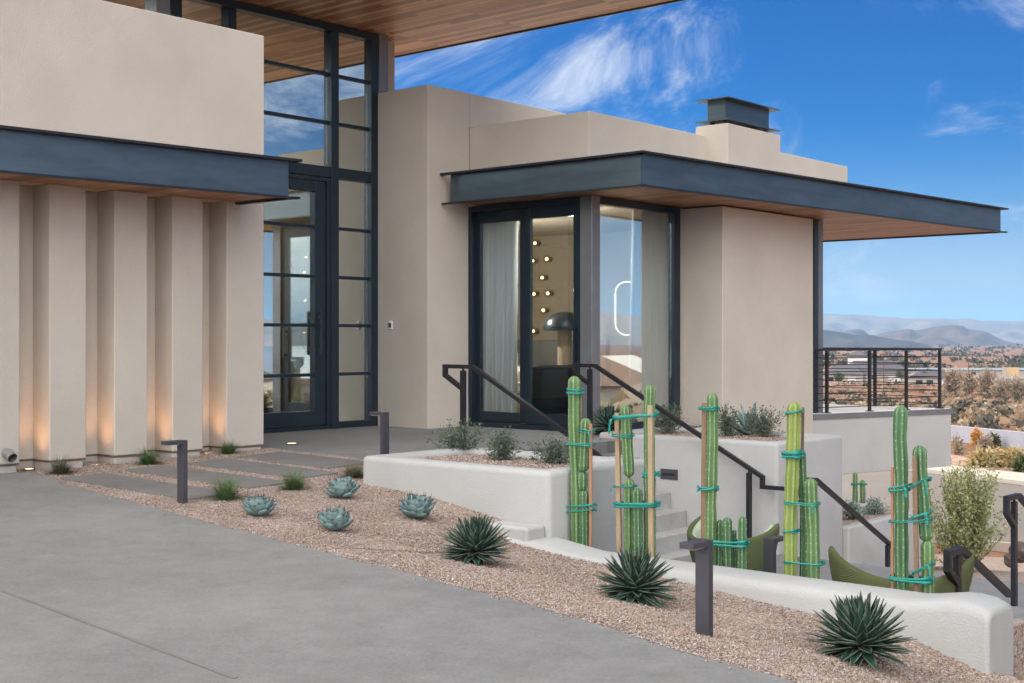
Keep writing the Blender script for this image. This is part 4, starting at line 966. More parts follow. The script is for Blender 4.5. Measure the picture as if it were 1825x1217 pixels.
# cluster 1
a=8.44
cactus('staked cactus at the corner of the low planter, a tall stem beside a pinched one',a,[([(1029,1000),(1028,870),(1023,740),(1023.5,670)],23.5,'cactus_a',0,False),([(1042,1000),(1041,873)],19,'cactus_b',0,False),([(1038.5,876),(1038.5,840)],20,'cactus_b',0,True),([(1040,843),(1044,745)],20,'cactus_a',0,True)])
stake(1052.5,755,990,8,a-.02,'reddish stake tied to the pinched cactus at the low planter','stake_red',1053); stake(1034.5,694,990,5,a+.07,'thin stake mostly hidden behind the cactus at the low planter','stake',1035)
C1='at the low planter corner'
tie(1015,1037,697,697,a,'green tie near the top of the tall cactus stem '+C1,7,.12,5); tie(1014,1057,790,791,a,'green tie binding both stems of the cactus '+C1+' at mid height',6,.12); tie(1036,1057,766,768,a,'crooked green tie with hanging end on the pinched stem '+C1,5,.10,30); tie(1012,1060,905,905,a,'lowest green tie round the cactus '+C1,8,.12,4)
# cluster 2
cactus('staked cactus with a pinched stem and a short stem, left of the garden steps',a,[([(1122,1010),(1121,852)],19,'cactus_a',0,False),([(1121,852),(1117,780),(1114,722)],20,'cactus_a',0,True),([(1138,1010),(1137,930),(1136,870)],19,'cactus_b',-.05,False)])
cactus('tall single cactus behind a pale stake, left of the garden steps',a+.02,[([(1159,1010),(1158,850),(1157,745),(1159,686)],21,'cactus_a',.04,False)])
stake(1105,736,1000,12.5,a,'pale stake left of the pinched cactus by the steps','stake',1100); stake(1161,722,1000,13,a-.06,'pale stake in front of the tall single cactus by the steps','stake',1159)
tie(1097,1169,746,737,a-.02,'long sloping green tie linking two cacti by the steps, its end hanging',8,.16,-26,1); tie(1094,1127,775,775,a,'green tie under the long sloping one on the pinched cactus',5,.11); tie(1150,1171,846,846,a,'knotted green tie halfway up the tall single cactus by the steps',8,.13); tie(1096,1132,868,868,a,'green tie just below the pinch of the cactus by the steps',5,.11,-8); tie(1101,1170,900,900,a-.03,'wide green tie near the ground round both cacti by the steps',7,.2,0,3)
# cluster 3
cactus('tall cactus tied to a broad grained stake behind the front path light',a+.05,[([(1266,1010),(1267,900),(1270,790),(1270,700)],20.5,'cactus_a',0,False)])
cactus('group of short cactus stems at the foot of the broad stake',a+.05,[([(1283,1030),(1284,926)],14,'cactus_b',.05,False),([(1299,1030),(1296,922)],17,'cactus_b',0,False),([(1311,1030),(1308,944)],9,'cactus_b',.10,False),([(1323,1030),(1323,920)],17,'cactus_b',0,False)])
stake(1253,718,1000,13,a+.03,'broad grained stake behind the front path light','stake_brown',1256)
tie(1249,1279,725,725,a+.04,'green tie at the top of the broad grained stake',8,.12); tie(1247,1277,868,868,a+.04,'green tie halfway down the broad grained stake',7,.12); tie(1268,1332,965,970,a+.05,'green tie round the group of short cactus stems',7,.14,0,3)
# cluster 4
a4=8.50
cactus('yellowish staked cactus with a darker stem behind and a short one beside',a4,[([(1409,1050),(1409,930),(1414,800),(1416,716)],25,'cactus_y',0,False),([(1435,1050),(1434,920),(1427,800)],17,'cactus_b',.09,False),([(1451,1050),(1449,950),(1445,852)],24,'cactus_a',.03,False)])
stake(1427,726,1000,7,a4+.10,'dark stake behind the yellowish cactus','stake_brown',1431)
tie(1404,1429,738,735,a4,'green tie at the top of the yellowish cactus',5,.13,0); tie(1399,1428,808,808,a4,'thick bunched green tie on the upper part of the yellowish cactus',12,.14,0,3); tie(1402,1458,893,897,a4,'green tie with hanging end joining the yellowish cactus to its short stem',6,.14,18); tie(1400,1422,946,946,a4,'small knotted green tie on the lower part of the yellowish cactus',5,.13,6); tie(1402,1467,998,1003,a4,'lowest green tie round the yellowish cactus cluster',6,.16,0)
# cluster 5
a5=8.52
cactus('tallest right hand cactus beside a pinched one, in front of the green chair',a5,[([(1608,1080),(1607,950),(1607,850),(1604,780),(1606,723)],25,'cactus_b',0,False),([(1654,1080),(1653,962)],23,'cactus_a',.02,False),([(1651,968),(1646,880),(1640,840),(1639,794)],25,'cactus_b',.02,True)])
stake(1591,832,1040,7,a5,'reddish stake at the left side of the tallest right hand cactus','stake_red',1590.5); stake(1635,812,1040,11,a5-.05,'brown stake between the two stems in front of the green chair','stake_brown',1630)
tie(1588,1622,872,866,a5,'green tie at the waist of the tallest right hand cactus',8,.14,22); tie(1626,1657,868,853,a5,'upper green tie with hanging end on the pinched cactus by the chair',6,.13,32); tie(1627,1659,925,912,a5,'middle green tie on the pinched cactus by the chair',6,.13,24); tie(1588,1660,929,927,a5,'thin green tie joining both stems in front of the green chair',4,.15); tie(1630,1663,1020,1004,a5,'lower crooked green tie on the pinched cactus by the chair',5,.13,26); tie(1589,1661,1028,1034,a5,'lowest green tie round both stems in front of the green chair',9,.16,0,3)
# small cactus in the lower planter
bx_=PZ(1524,892,-1.12); ab=AB(bx_[0],bx_[1])
cactus('small twin cactus far behind in the lower planter',ab[0],[([(1524,896),(1524,842)],10,'cactus_a',0,False),([(1538,896),(1537,855)],10,'cactus_a',0,False)],grp='small cacti in the lower planter')
tie(1518,1544,862,863,ab[0],'green tie round the small twin cactus in the lower planter',4,.12)

# ------------------------------------------------------------------ green woven lounge chairs
def lounge(loc,rz,label,W=.445,inner=False,wrap=78):
    t=thing('lounge_chair',label,'lounge chair',loc,'green woven lounge chairs on the terrace',local=True,rz=rz)
    # back band: wraps around local -y .. open to +y
    n=40; m_=8; vs=[];fs=[]
    for i in range(n+1):
        u=-1+2*i/n; th=R(-90)+u*R(wrap); au=abs(u)
        wing=au**2.2
        top=.69+.20*au**1.8; bot=.34+.10*max(0,(au-.5)/.5)**2.0
        taper=1.0
        mid_=(top+bot)/2; hh=(top-bot)/2
        for j in range(m_+1):
            v=-1+2*j/m_; r=W*(1+.10*v+.05*(1-v*v))*(1+.06*au); z=mid_+hh*v
            vs.append((r*math.cos(th)*1.02,r*math.sin(th)*.95+.0,z))
    for i in range(n):
        for j in range(m_): fs.append((i*(m_+1)+j,(i+1)*(m_+1)+j,(i+1)*(m_+1)+j+1,i*(m_+1)+j+1))
    o=mk('backrest',vs,fs,M['weave'],t,smooth=True); s=o.modifiers.new('s','SOLIDIFY'); s.thickness=.05; s.offset=0; b=o.modifiers.new('b','SUBSURF'); b.levels=1; b.render_levels=1
    vs=[];fs=[]
    for i in range((n+1) if inner else 0):
        u=(-1+2*i/n)*.96; th=R(-90)+u*R(wrap); au=abs(u); wing=au**2.2; top=.69+.23*wing-.03; bot=.42+.2*max(0,(au-.5)/.5)**2.0
        for j in range(5):
            v=-1+j/2; r=W*(.90+.10*v)*(1+.06*au); vs.append((r*math.cos(th)*1.02,r*math.sin(th)*.95,(top+bot)/2+(top-bot)/2*v))
    for i in range(n if inner else 0):
        for j in range(4): fs.append((i*5+j,(i+1)*5+j,(i+1)*5+j+1,i*5+j+1))
    if inner:
        o=mk('back_cushion',vs,fs,M['cushion'],t,smooth=True); s=o.modifiers.new('s','SOLIDIFY'); s.thickness=.03; s.offset=0
    mb=MB(); mb.lathe([(.001,.30),(W*.80,.30),(W*.88,.35),(W*.84,.43),(.001,.45)],(0,.03,0),28); mb.build('seat',M['cushion'],t,smooth=True)
    for sx in (-1,1):
        for sy in (-1,1):
            MB().tube([(sx*.34,sy*.30,0),(sx*.26,sy*.22,.33)],.018,8).build('leg',M['weave'],t)
    return t
x,y,_=PD(1602,1000,10.0); lounge((x,y,-1.2),R(-9),'green woven lounge chair behind the tallest right hand cactus')
x,y,_=PD(1308,1000,12.3); c2=lounge((x,y,-1.2),R(-46),'green woven lounge chair partly hidden behind the short cactus stems',W=.41,inner=True,wrap=105); c2.scale=(.9,.9,.86)

# ------------------------------------------------------------------ terrain, street, yard
PR=[(0,-1.45),(11,-1.45),(14.5,-1.45),(28,-3.0),(44,-3.1),(75,-3.8),(140,-5.6),(300,-9.6),(418,-12.5),(800,-14.5),(1500,-18),(3000,-22),(9000,-26),(16000,-30)]
def hterr(X,Y):
    r=math.hypot(X,Y); z=np.interp(r,[p[0] for p in PR],[p[1] for p in PR])
    if r>60: z+=min(1,(r-60)/60)*(.35*math.sin(X*.071+1)*math.sin(Y*.053)+.5*math.sin(X*.023+Y*.017))*min(3,r/160)*.6
    if Y<8 and r>9: z=min(z,-1.45-.03*(r-9)) 
    return z
M['desert']=None
def desert():
    m,nt,b,out=newmat('desert_ground'); geo=nd(nt,'ShaderNodeNewGeometry')
    n1=nd(nt,'ShaderNodeTexNoise',ins={'Scale':.035,'Detail':8.0,'Roughness':.62}); n2=nd(nt,'ShaderNodeTexNoise',ins={'Scale':.9,'Detail':6.0,'Roughness':.7})
    for n in (n1,n2): nt.links.new(geo.outputs['Position'],n.inputs['Vector'])
    r1=ramp(nt,n1.outputs[0],[(.3,(.16,.066,.042)),(.5,(.26,.135,.082)),(.7,(.35,.225,.14))]); r2=ramp(nt,n2.outputs[0],[(.35,(.55,.5,.45)),(.65,(1.2,1.2,1.2))])
    mx=nd(nt,'ShaderNodeMix',data_type='RGBA',blend_type='MULTIPLY',ins={'Factor':.8}); nt.links.new(r1.outputs[0],mx.inputs['A']); nt.links.new(r2.outputs[0],mx.inputs['B']); nt.links.new(mx.outputs['Result'],b.inputs['Base Color']); b.inputs['Roughness'].default_value=1; b.inputs['Specular IOR Level'].default_value=.05
    bp=nd(nt,'ShaderNodeBump',ins={'Strength':.6,'Distance':.3}); nt.links.new(n2.outputs[0],bp.inputs['Height']); nt.links.new(bp.outputs[0],b.inputs['Normal']); return m
M['desert']=desert()
rs=[0]+list(np.geomspace(4,16000,110)); na=180; vs=[(0,0,-1.45)]; fs=[]
for r in rs[1:]:
    for j in range(na):
        an=2*math.pi*j/na; X,Y=r*math.sin(an),r*math.cos(an); vs.append((X,Y,hterr(X,Y)))
for j in range(na): fs.append((0,1+(j+1)%na,1+j))
for i in range(len(rs)-2):
    for j in range(na):
        a_=1+i*na+j; b_=1+i*na+(j+1)%na; fs.append((a_,b_,b_+na,a_+na))
struct(mk('ground',vs,[q[::-1] for q in fs][::-1],M['desert'],smooth=True))
bm=bmesh.new(); g_=bpy.data.objects['ground']; bm.from_mesh(g_.data); bmesh.ops.recalc_face_normals(bm,faces=bm.faces)
if sum(f.normal.z for f in bm.faces)<0: bmesh.ops.reverse_faces(bm,faces=bm.faces)
bm.to_mesh(g_.data); bm.free()
def strip(name,line,w0,w1,dz,mat,n=40):
    (x0,y0),(x1,y1)=line; L=math.hypot(x1-x0,y1-y0); tx,ty=(x1-x0)/L,(y1-y0)/L; nx,ny=ty,-tx; vs=[];fs=[]; k=8
    for i in range(n+1):
        for j in range(k+1):
            w=w0+(w1-w0)*j/k; X=x0+(x1-x0)*i/n+nx*w; Y=y0+(y1-y0)*i/n+ny*w; vs.append((X,Y,hterr(X,Y)+dz))
    for i in range(n):
        for j in range(k): fs.append((i*(k+1)+j,i*(k+1)+j+1,(i+1)*(k+1)+j+1,(i+1)*(k+1)+j))
    if dz>.1:
        for jj in (0,k):
            base=len(vs)
            for i in range(n+1): x_,y_,z_=vs[i*(k+1)+jj]; vs.append((x_,y_,z_-.45))
            for i in range(n): fs.append((i*(k+1)+jj,(i+1)*(k+1)+jj,base+i+1,base+i))
    o=struct(mk(name,vs,fs,mat,smooth=(dz<.1))); bm=bmesh.new(); bm.from_mesh(o.data); bmesh.ops.recalc_face_normals(bm,faces=bm.faces)
    if sum(f.normal.z for f in bm.faces)<0: bmesh.ops.reverse_faces(bm,faces=bm.faces)
    bm.to_mesh(o.data); bm.free(); return o
# line along the far sidewalk
SW0=(9.2,51.0); SW1=(19.5,27.0)
strip('street',(SW0,SW1),-0.2,9.5,.05,M['asphalt'])
strip('pavement',(SW0,SW1),-2.1,-.2,.17,M['kerb'])
strip('rock_slope',(SW0,SW1),-7.0,-2.1,.12,M['rockslope'])
strip('kerb',(SW0,SW1),9.5,9.8,.20,M['kerb'])
yard=strip('yard',((2.0,19.0),(17,16.0)),-5.0,6.0,.03,M['gravel'])
# red dirt bank and the shaded wall beyond
wl=MB(); wx=[(18.6,74),(20.6,62),(22.6,50),(24,42)]
w=MB(); cap=MB()
for (x0,y0),(x1,y1) in zip(wx,wx[1:]):
    pass
vs=[];fs=[]
for i,(x,y) in enumerate(wx):
    zb=hterr(x,y)-.3; zt=hterr(x,y)+.72; vs+=[(x,y,zb),(x,y,zt),(x+.25,y+.05,zt),(x+.25,y+.05,zb)]
for i in range(len(wx)-1):
    for j in range(4): fs.append((i*4+j,i*4+(j+1)%4,i*4+4+(j+1)%4,i*4+4+j))
fs+=[(0,1,2,3),tuple(4*(len(wx)-1)+j for j in (3,2,1,0))]
o=mk('roadside_wall',vs,fs,noisy('grey_block_wall',(.42,.41,.44),.06,1,.95)); tag(o,'long low pale wall beyond the street, below the scrub hillside','wall')
bm=bmesh.new(); bm.from_mesh(o.data); bmesh.ops.recalc_face_normals(bm,faces=bm.faces); bm.to_mesh(o.data); bm.free()
# olive bush in the yard
def bush(name,label,cat,px,py,w,h,Y,mat,seed,n=2600,ls=.05,grp=None,z=None,trunk=True,stems=26):
    x=(px-CX)*Y/F; zb=hterr(x,Y)+.04 if z is None else z
    return shrub(name,label,cat,(x,Y,zb),w*Y/F*.52,h*Y/F,mat,seed,nst=stems,lps=max(8,n//stems),ls=ls,stemr=.006*Y/18,grp=grp)
Yo=18.0; xo=(1722-CX)*Yo/F
bush('olive_bush','loose olive green bush growing in the yard below the balcony','bush',1724,985,150,158,Yo,'olive',5,15000,.05,stems=190)
# boulders and little agaves in the yard
for i,(px,py,s,lb) in enumerate([(1817,985,.125,'larger dark boulder behind the tall post of the right handrail'),(1799,998,.07,'smaller dark boulder left of the larger one by the handrail post')]):
    Y=15.5; x=(px-CX)*Y/F; mb=bmesh.new(); bmesh.ops.create_icosphere(mb,subdivisions=3,radius=s)
    rg=random.Random(i)
    for v in mb.verts:
        q_=v.co/s; k=1+.16*math.sin(q_.x*3.1+i*2+q_.z)+.14*math.sin(q_.y*3.7+2*i)+.10*math.sin(q_.z*5+q_.x*2)+.05*math.sin(q_.x*11+q_.y*9); v.co*=k; v.co.z*=.95; v.co+=Vector((x,Y,z_at(py,x,Y)))
    me=bpy.data.meshes.new('boulder'); mb.to_mesh(me); mb.free(); me.materials.append(M['rock']); o=bpy.data.objects.new('boulder',me); COL.objects.link(o); tag(o,lb,'boulder','dark boulders in the yard')
for i,(px,py,lb) in enumerate([(1715,1015,'small blue agave in the yard just above the short handrail'),(1818,1025,'small blue agave in the yard right of the tall handrail post')]):
    Y=14.6; x=(px-CX)*Y/F; bluea((x,Y,hterr(x,Y)+.03),.085,lb,90+i,18)

# ------------------------------------------------------------------ far scenery
def far(px,Y): return ((px-CX)*Y/F,Y)
GB_='golden bushes on the rocky slope across the street'
for i,(px,py,w,h,mat,lb) in enumerate([(1745,834,34,22,'gold','smallest golden bush across the street, left of the others'),(1772,834,36,25,'gold','round yellow green bush across the street, between two others'),(1806,836,44,28,'gold','largest golden bush across the street at the edge of the frame'),(1822,846,18,22,'darkgreen','small dark green bush at the foot of the golden bushes')]):
    Y=F*(HC+3.1)/(py-HY); bush('bush',lb,'bush',px,py,w,h,Y,mat,200+i,1500,.16,GB_,stems=50)
for i,(px,py,w,h,mat,Y,lb) in enumerate([(1741,783,7,22,'orange',58,'narrow orange autumn tree before the low pale wall'),(1758,795,22,18,'tan',54,'dry tan bush before the low pale wall'),(1770,784,12,14,'darkgreen',57,'small dark bush against the low pale wall')]):
    bush('bush',lb,'bush',px,py,w,h,Y,mat,230+i,900,.16,'bushes before the pale wall',stems=36)
for i,(px,py,h,lb) in enumerate([(1703,806,38,'young bare tree beside the balcony corner across the street'),(1711,808,28,'young bare tree just right of its taller neighbour across the street')]):
    Y=50.; x=(px-CX)*Y/F; t=shrub('young_tree',lb,'tree',(x,Y,hterr(x,Y)),.25,h*Y/F,'tan',260+i,nst=9,lps=16,ls=.12,stemr=.02,lean=.3,grp='young bare trees across the street')
# tan bushes past the hill
TB='pale bare bushes on the hillside'
spots=[(1695,672,40,40,210,'leftmost pale bare bush beside the railing corner'),(1726,668,34,34,230,'tall pale bare bush, second from the railing corner'),(1757,672,36,38,215,'pale bare bush in the middle of the row below the mesa'),(1785,690,40,26,190,'pale bare bush under the billboard, lower than the rest'),(1812,684,34,28,200,'pale bare bush nearest the edge of the frame')]
for i,(px,py,w,h,Y,lb) in enumerate(spots): bush('bare_bush',lb,'bush',px,py,w,h,Y,'tan',300+i,900,.6,TB,stems=46)
DT='dark green valley trees'
for i,(px,py,w,h,Y,lb) in enumerate([(1495,668,22,26,300,'dark valley tree at the left end of the balcony railing'),(1540,664,16,18,430,'small dark valley tree left of the big grey roof'),(1584,662,26,24,440,'round dark valley tree behind the big grey roof'),(1606,672,18,22,380,'low dark valley tree at the right end of the big grey roof'),(1650,676,26,30,330,'dark valley tree seen through the right bays of the railing'),(1700,640,16,10,900,'far dark tree just beyond the railing corner'),(1812,698,14,14,170,'small dark tree at the edge of the frame on the hillside')]):
    x=(px-CX)*Y/F; zb=hterr(x,Y); W=w*Y/F; Hh=h*Y/F
    t=thing('valley_tree',lb,'tree',(x,Y,zb),DT,local=True); MB().tube([(0,0,-.2),(0,0,Hh*.4)],[W*.05,W*.03],6).build('trunk',M['bark'],t)
    Vs=[];Qs=[];off=0; rg=random.Random(i)
    for k in range(7):
        c=(rg.uniform(-.28,.28)*W,rg.uniform(-.28,.28)*W,Hh*(.45+.35*rg.random())); V,Q=leafcloud(c,(W*.3,W*.3,Hh*.26),170,W*.09,i*10+k); Vs.append(V);Qs.append(Q+off);off+=len(V)
    mknp('crown',np.concatenate(Vs),np.concatenate(Qs),M['darkgreen'],t)
# far houses
M['farteal']=noisy('far_teal_roof',(.22,.28,.30),.05,.3,.8); M['farwall']=noisy('far_house_wall',(.40,.34,.29),.05,.3,.9); M['farroof']=noisy('far_house_roof',(.13,.115,.12),.1,.5,.9); M['farroof2']=noisy('far_house_roof_tan',(.26,.17,.13),.1,.5,.9); M['farwhite']=noisy('far_house_white',(.65,.62,.58),.03,.3,.9)
def far_house(label,cx,cy,zb,w,d,h,rh,rz,roof='farroof',wallm='farwall',garage=True,grp='valley houses'):
    t=thing('valley_house',label,'house',(cx,cy,zb),grp,local=True,rz=rz)
    mb=MB(); mb.box(-w/2,w/2,-d/2,d/2,-1.5,h); wl_=mb.build('wall',M[wallm],t)
    e=.6; vs=[(-w/2-e,-d/2-e,h),(w/2+e,-d/2-e,h),(w/2+e,d/2+e,h),(-w/2-e,d/2+e,h),(-w/2+d*.3,0,h+rh),(w/2-d*.3,0,h+rh)]
    mk('roof',vs,[(0,1,5,4),(1,2,5),(2,3,4,5),(3,0,4),(3,2,1,0)],M[roof],t)
    for k,xx in enumerate((-w*.33,-w*.12)):
        MB().box(xx-.8,xx+.8,-d/2-.06,-d/2+.1,h*.35,h*.75).build('window',M['dark'],t)
    if garage: MB().box(w*.12,w*.34,-d/2-.06,-d/2+.1,0,h*.72).build('garage_door',M['farwhite'],t)
    return t
Y=400; x=(1556-CX)*Y/F; far_house('large valley house with wide grey roof behind the railing',x,Y,hterr(x,Y),19,11,3.0,3.6,R(10))
Y=350; x=(1506-CX)*Y/F; far_house('valley house with low grey roof left of the largest one',x,Y,hterr(x,Y)-.5,10,9,2.8,2.4,R(-20))
Y=560; x=(1530-CX)*Y/F; far_house('small valley house with pale gable high behind the railing',x,Y,hterr(x,Y)+2.5,8,8,3.4,3.0,R(70),'farroof','farwhite',False)
Y=330; x=(1662-CX)*Y/F; far_house('valley house with dark low roof near the railing corner',x,Y,hterr(x,Y)-.6,12,9,2.6,1.6,R(-8))
Y=420; x=(1760-CX)*Y/F; far_house('very long low valley building with pale teal roof',x,Y,hterr(x,Y)+2.2,56,10,2.4,.6,R(3),'farteal','farwall',False)
Y=260; x=(1797-CX)*Y/F; far_house('dark low shed roof on the hillside under the billboard',x,Y,hterr(x,Y)-1.0,11,6,2.0,.8,R(5),'farroof','farwall',False)
# houses of the town to the right (they are what the corner window mirrors)
town=[(70,30,20),(95,8,-15),(120,45,40),(150,20,10),(175,60,-30),(210,32,25),(250,75,5),(290,50,-20),(340,95,30),(120,-12,50),(190,-5,15),(400,70,-10),(60,2,10)]
for i,(x,y,rz) in enumerate(town):
    far_house('valley house outside the frame to the right',x,y,hterr(x,y)-.8,15+i%4,10,3.0,2.6,R(rz),['farroof2','farroof','farwhite'][i%3],['farwall','farwhite'][i%2],True,'town houses outside the frame')
# billboard and poles
Y=300; x=(1803-CX)*Y/F; zc=z_at(663,x,Y)
t=thing('billboard','pale wooden backed billboard standing on the hillside','billboard',(x,Y,zc)); hw=12*Y/F*1.0
MB().box(x-hw,x+hw,Y-.2,Y+.2,zc-.85,zc+1.1).build('board',noisy('billboard_board',(.55,.38,.2),.15,1.5,.8,stretch=(6,1,1)),t)
MB().box(x-hw-.35,x-hw+.3,Y-.6,Y+.6,zc-.85,zc+1.1).build('end_panel',M['farwall'],t)
MB().tube([(x,Y,hterr(x,Y)-.5),(x,Y,zc-.85)],.16,6).build('post',M['farwhite'],t)
for i,(px,py0,py1,Y,lb) in enumerate([(1575,628,716,140,'thin utility pole seen between railing posts'),(1632,640,672,330,'utility pole right of the big grey roof'),(1726,642,672,320,'utility pole beside the tall bare bush'),(1754,640,665,420,'far utility pole left of the billboard')]):
    x=(px-CX)*Y/F; mb=MB(); t=thing('utility_pole',lb,'utility pole',(x,Y,hterr(x,Y)),'utility poles in the valley'); mb.tube([(x,Y,hterr(x,Y)-.3),(x,Y,z_at(py0,x,Y))],.12 if Y>200 else .06,6); mb.build('pole',M['bark'],t)
    z_=z_at(py0+3,x,Y); MB().box(x-.9*Y/330,x+.9*Y/330,Y-.06,Y+.06,z_-.08,z_+.08).build('crossarm',M['bark'],t)
# scrub on the hillside : one uncountable mass of low dry bushes
rg=np.random.default_rng(5); Vs=[];Qs=[];Es=[];off=0
npx=0
while npx<800:
    Y=66*math.exp(rg.random()*1.75); px=rg.uniform(1380,2050)
    X=(px-CX)*Y/F
    if Y<74 and px<1800 and px>1690 and Y<70: continue
    if math.hypot(X,Y)<66: continue
    s=(.25+.6*rg.random()**1.6)*(1+Y/450); z=hterr(X,Y); k=34 if Y<150 else 22
    V,Q=leafcloud((X,Y,z+s*.32),(s*.75,s*.75,s*.5),k,s*.55,int(rg.integers(1e9)),asp=.55,shell=.3); Vs.append(V);Qs.append(Q+off);off+=len(V); npx+=1; Es.append(np.full(len(V),rg.random()))
for _ in range(700):           # same scrub towards the town on the right
    X=50*math.exp(rg.random()*2.0); Y=rg.uniform(-.1,.55)*X; s=.8+1.2*rg.random(); V,Q=leafcloud((X,Y+5,hterr(X,Y+5)+s*.3),(s,s,s*.5),16,s*.7,int(rg.integers(1e9)),asp=.55); Vs.append(V);Qs.append(Q+off);off+=len(V); Es.append(np.full(len(V),rg.random()))
stuff(mknp('desert_scrub',np.concatenate(Vs),np.concatenate(Qs),M['scrub'],None,np.concatenate(Es)),'dry tan scrub covering the hillside beyond the street','scrub')
Vs=[];Qs=[];off=0; rg=np.random.default_rng(9)
for _ in range(1300):
    Y=560*math.exp(rg.random()*2.0); px=rg.uniform(1350,2100); X=(px-CX)*Y/F
    if math.sin(X*.013+Y*.006)+math.sin(Y*.021-X*.004)+rg.normal()*.5<.15: continue
    s=(1.2+2.2*rg.random())*(1+Y/2500); V,Q=leafcloud((X,Y,hterr(X,Y)+s*.35),(s*1.5,s*1.2,s*.55),12,s*.9,int(rg.integers(1e9)),asp=.7,shell=.2); Vs.append(V);Qs.append(Q+off);off+=len(V)
stuff(mknp('valley_woods',np.concatenate(Vs),np.concatenate(Qs),M['valley']),'far dark green trees and brush scattered over the valley floor','trees')
# mountains --------------------------------------------------------------
def mountmat(name,c1,c2):
    return noisy(name,c1,.1,.004,1.0,spec=0,c2=c2,detail=8,bump=.0)
def ridge(name,sil,D,depth,mat,amp,seed,azf=None,rows=26):
    """sil: (px,y) silhouette; a real heightfield around distance D"""
    pxs=[s[0] for s in sil]; n=260; vs=[];fs=[]; rg=np.random.default_rng(seed)
    f1=rg.random(12)*6.28
    for i in range(n+1):
        px=pxs[0]+(pxs[-1]-pxs[0])*i/n; zc=HC+(HY-np.interp(px,pxs,[s[1] for s in sil]))*D/F
        for j in range(rows+1):
            v=j/rows; dd=D-depth+2*depth*v; sh=1-abs(2*v-1); 
            gul=sum(math.sin(px*(.030+.026*k)+f1[k]+v*(7+4*k)*(1 if k%2 else -.6))/(1+.35*k) for k in range(5))/3*amp*(1-sh)*sh*4
            zz=hterr((px-CX)*dd/F,dd)-5; z=zz+(zc-zz)*(sh**1.15)+gul*(zc-zz)*.5
            X,Y=(px-CX)*dd/F,dd
            if azf is not None:
                c,s_=math.cos(azf),math.sin(azf); X,Y=X*c+Y*s_,-X*s_+Y*c
            vs.append((X,Y,z))
    for i in range(n):
        for j in range(rows): fs.append((i*(rows+1)+j,(i+1)*(rows+1)+j,(i+1)*(rows+1)+j+1,i*(rows+1)+j+1))
    return struct(mk(name,vs,fs,mat,smooth=True))
ridge('mesa_mountain',[(300,575),(900,566),(1300,556),(1470,558.5),(1560,562),(1568,564),(1608,565.5),(1612,567),(1676,566.5),(1706,569),(1712,567),(1735,567),(1742,571),(1780,572),(1825,572.5),(2000,574),(2300,572),(2700,580)],8000,1900,mountmat('mesa_rock',(.19,.16,.13),(.34,.28,.23)),.55,1)
ridge('hill',[(1350,612),(1440,600),(1470,594),(1500,592),(1512,587.5),(1530,586),(1538,588),(1548,596),(1560,597),(1580,592),(1612,587),(1622,586),(1632,589),(1650,586),(1680,580),(1700,579),(1716,580),(1726,587),(1748,589),(1760,592),(1775,600),(1790,607),(1810,612),(1850,617),(1950,622)],5200,1100,mountmat('hill_rock',(.11,.085,.07),(.22,.165,.13)),.8,2)
ridge('hill',[(1150,575),(1380,578),(1470,588),(1500,592),(1524,597),(1548,597),(1580,602),(1600,606),(1625,608),(1650,614),(1680,621),(1720,627),(1800,634)],3600,700,mountmat('dark_hill_rock',(.08,.07,.065),(.13,.11,.095)),.5,3)
ridge('mountain',[(-1500,606),(-800,585),(-200,568),(200,582),(500,560),(700,566),(900,548),(1010,541),(1100,556),(1300,572),(1600,560),(2000,580),(2600,606)],6500,1600,mountmat('side_mountain_rock',(.26,.21,.18),(.40,.33,.28)),.8,4,azf=R(80))
ridge('mountain',[(-1500,606),(-600,590),(0,580),(600,588),(1200,575),(1800,585),(2600,606)],7000,1600,mountmat('rear_mountain_rock',(.26,.21,.18),(.40,.33,.28)),.8,5,azf=R(165))
# haze: one closed box of thin air round everything
hz=MB().box(-17500,17500,-17500,17500,-60,330).build('haze',None); hm,nt,b,out=newmat('thin_haze'); nt.nodes.remove(b)
pv=nd(nt,'ShaderNodeVolumePrincipled',ins={'Color':(.30,.60,1.0,1),'Density':8e-5,'Anisotropy':0.0}); nt.links.new(pv.outputs[0],out.inputs['Volume'])
hz.data.materials.append(hm); hz['kind']='stuff'; hz['label']='thin pale blue haze over the far valley and mountains'; hz['category']='haze'

# ------------------------------------------------------------------ light, sky, camera
SUN_AZ=R(-3.0); SUN_EL=R(14.0)      # azimuth measured from +Y towards +X
sd_=Vector((math.sin(SUN_AZ)*math.cos(SUN_EL),math.cos(SUN_AZ)*math.cos(SUN_EL),math.sin(SUN_EL)))
sl=bpy.data.lights.new('sun','SUN'); sl.energy=3.2; sl.angle=R(.53); sl.color=(1,.83,.64); so=bpy.data.objects.new('sun',sl); COL.objects.link(so); so.rotation_euler=sd_.to_track_quat('Z','Y').to_euler()
wd=bpy.data.worlds.new('World'); SC.world=wd; wd.use_nodes=True; nt=wd.node_tree; nt.nodes.clear()
wo=nd(nt,'ShaderNodeOutputWorld'); bg=nd(nt,'ShaderNodeBackground',ins={'Strength':.11}); nt.links.new(bg.outputs[0],wo.inputs[0])
sk=nd(nt,'ShaderNodeTexSky'); sk.sky_type='NISHITA'; sk.sun_disc=False; sk.sun_elevation=SUN_EL; sk.sun_rotation=SUN_AZ; sk.altitude=900; sk.air_density=1.0; sk.dust_density=0.0; sk.ozone_density=3.0
hs=nd(nt,'ShaderNodeHueSaturation',ins={'Saturation':1.95,'Value':.31,'Hue':.513}); nt.links.new(sk.outputs[0],hs.inputs['Color'])
tc=nd(nt,'ShaderNodeTexCoord'); sx=nd(nt,'ShaderNodeSeparateXYZ'); nt.links.new(tc.outputs['Generated'],sx.inputs[0])
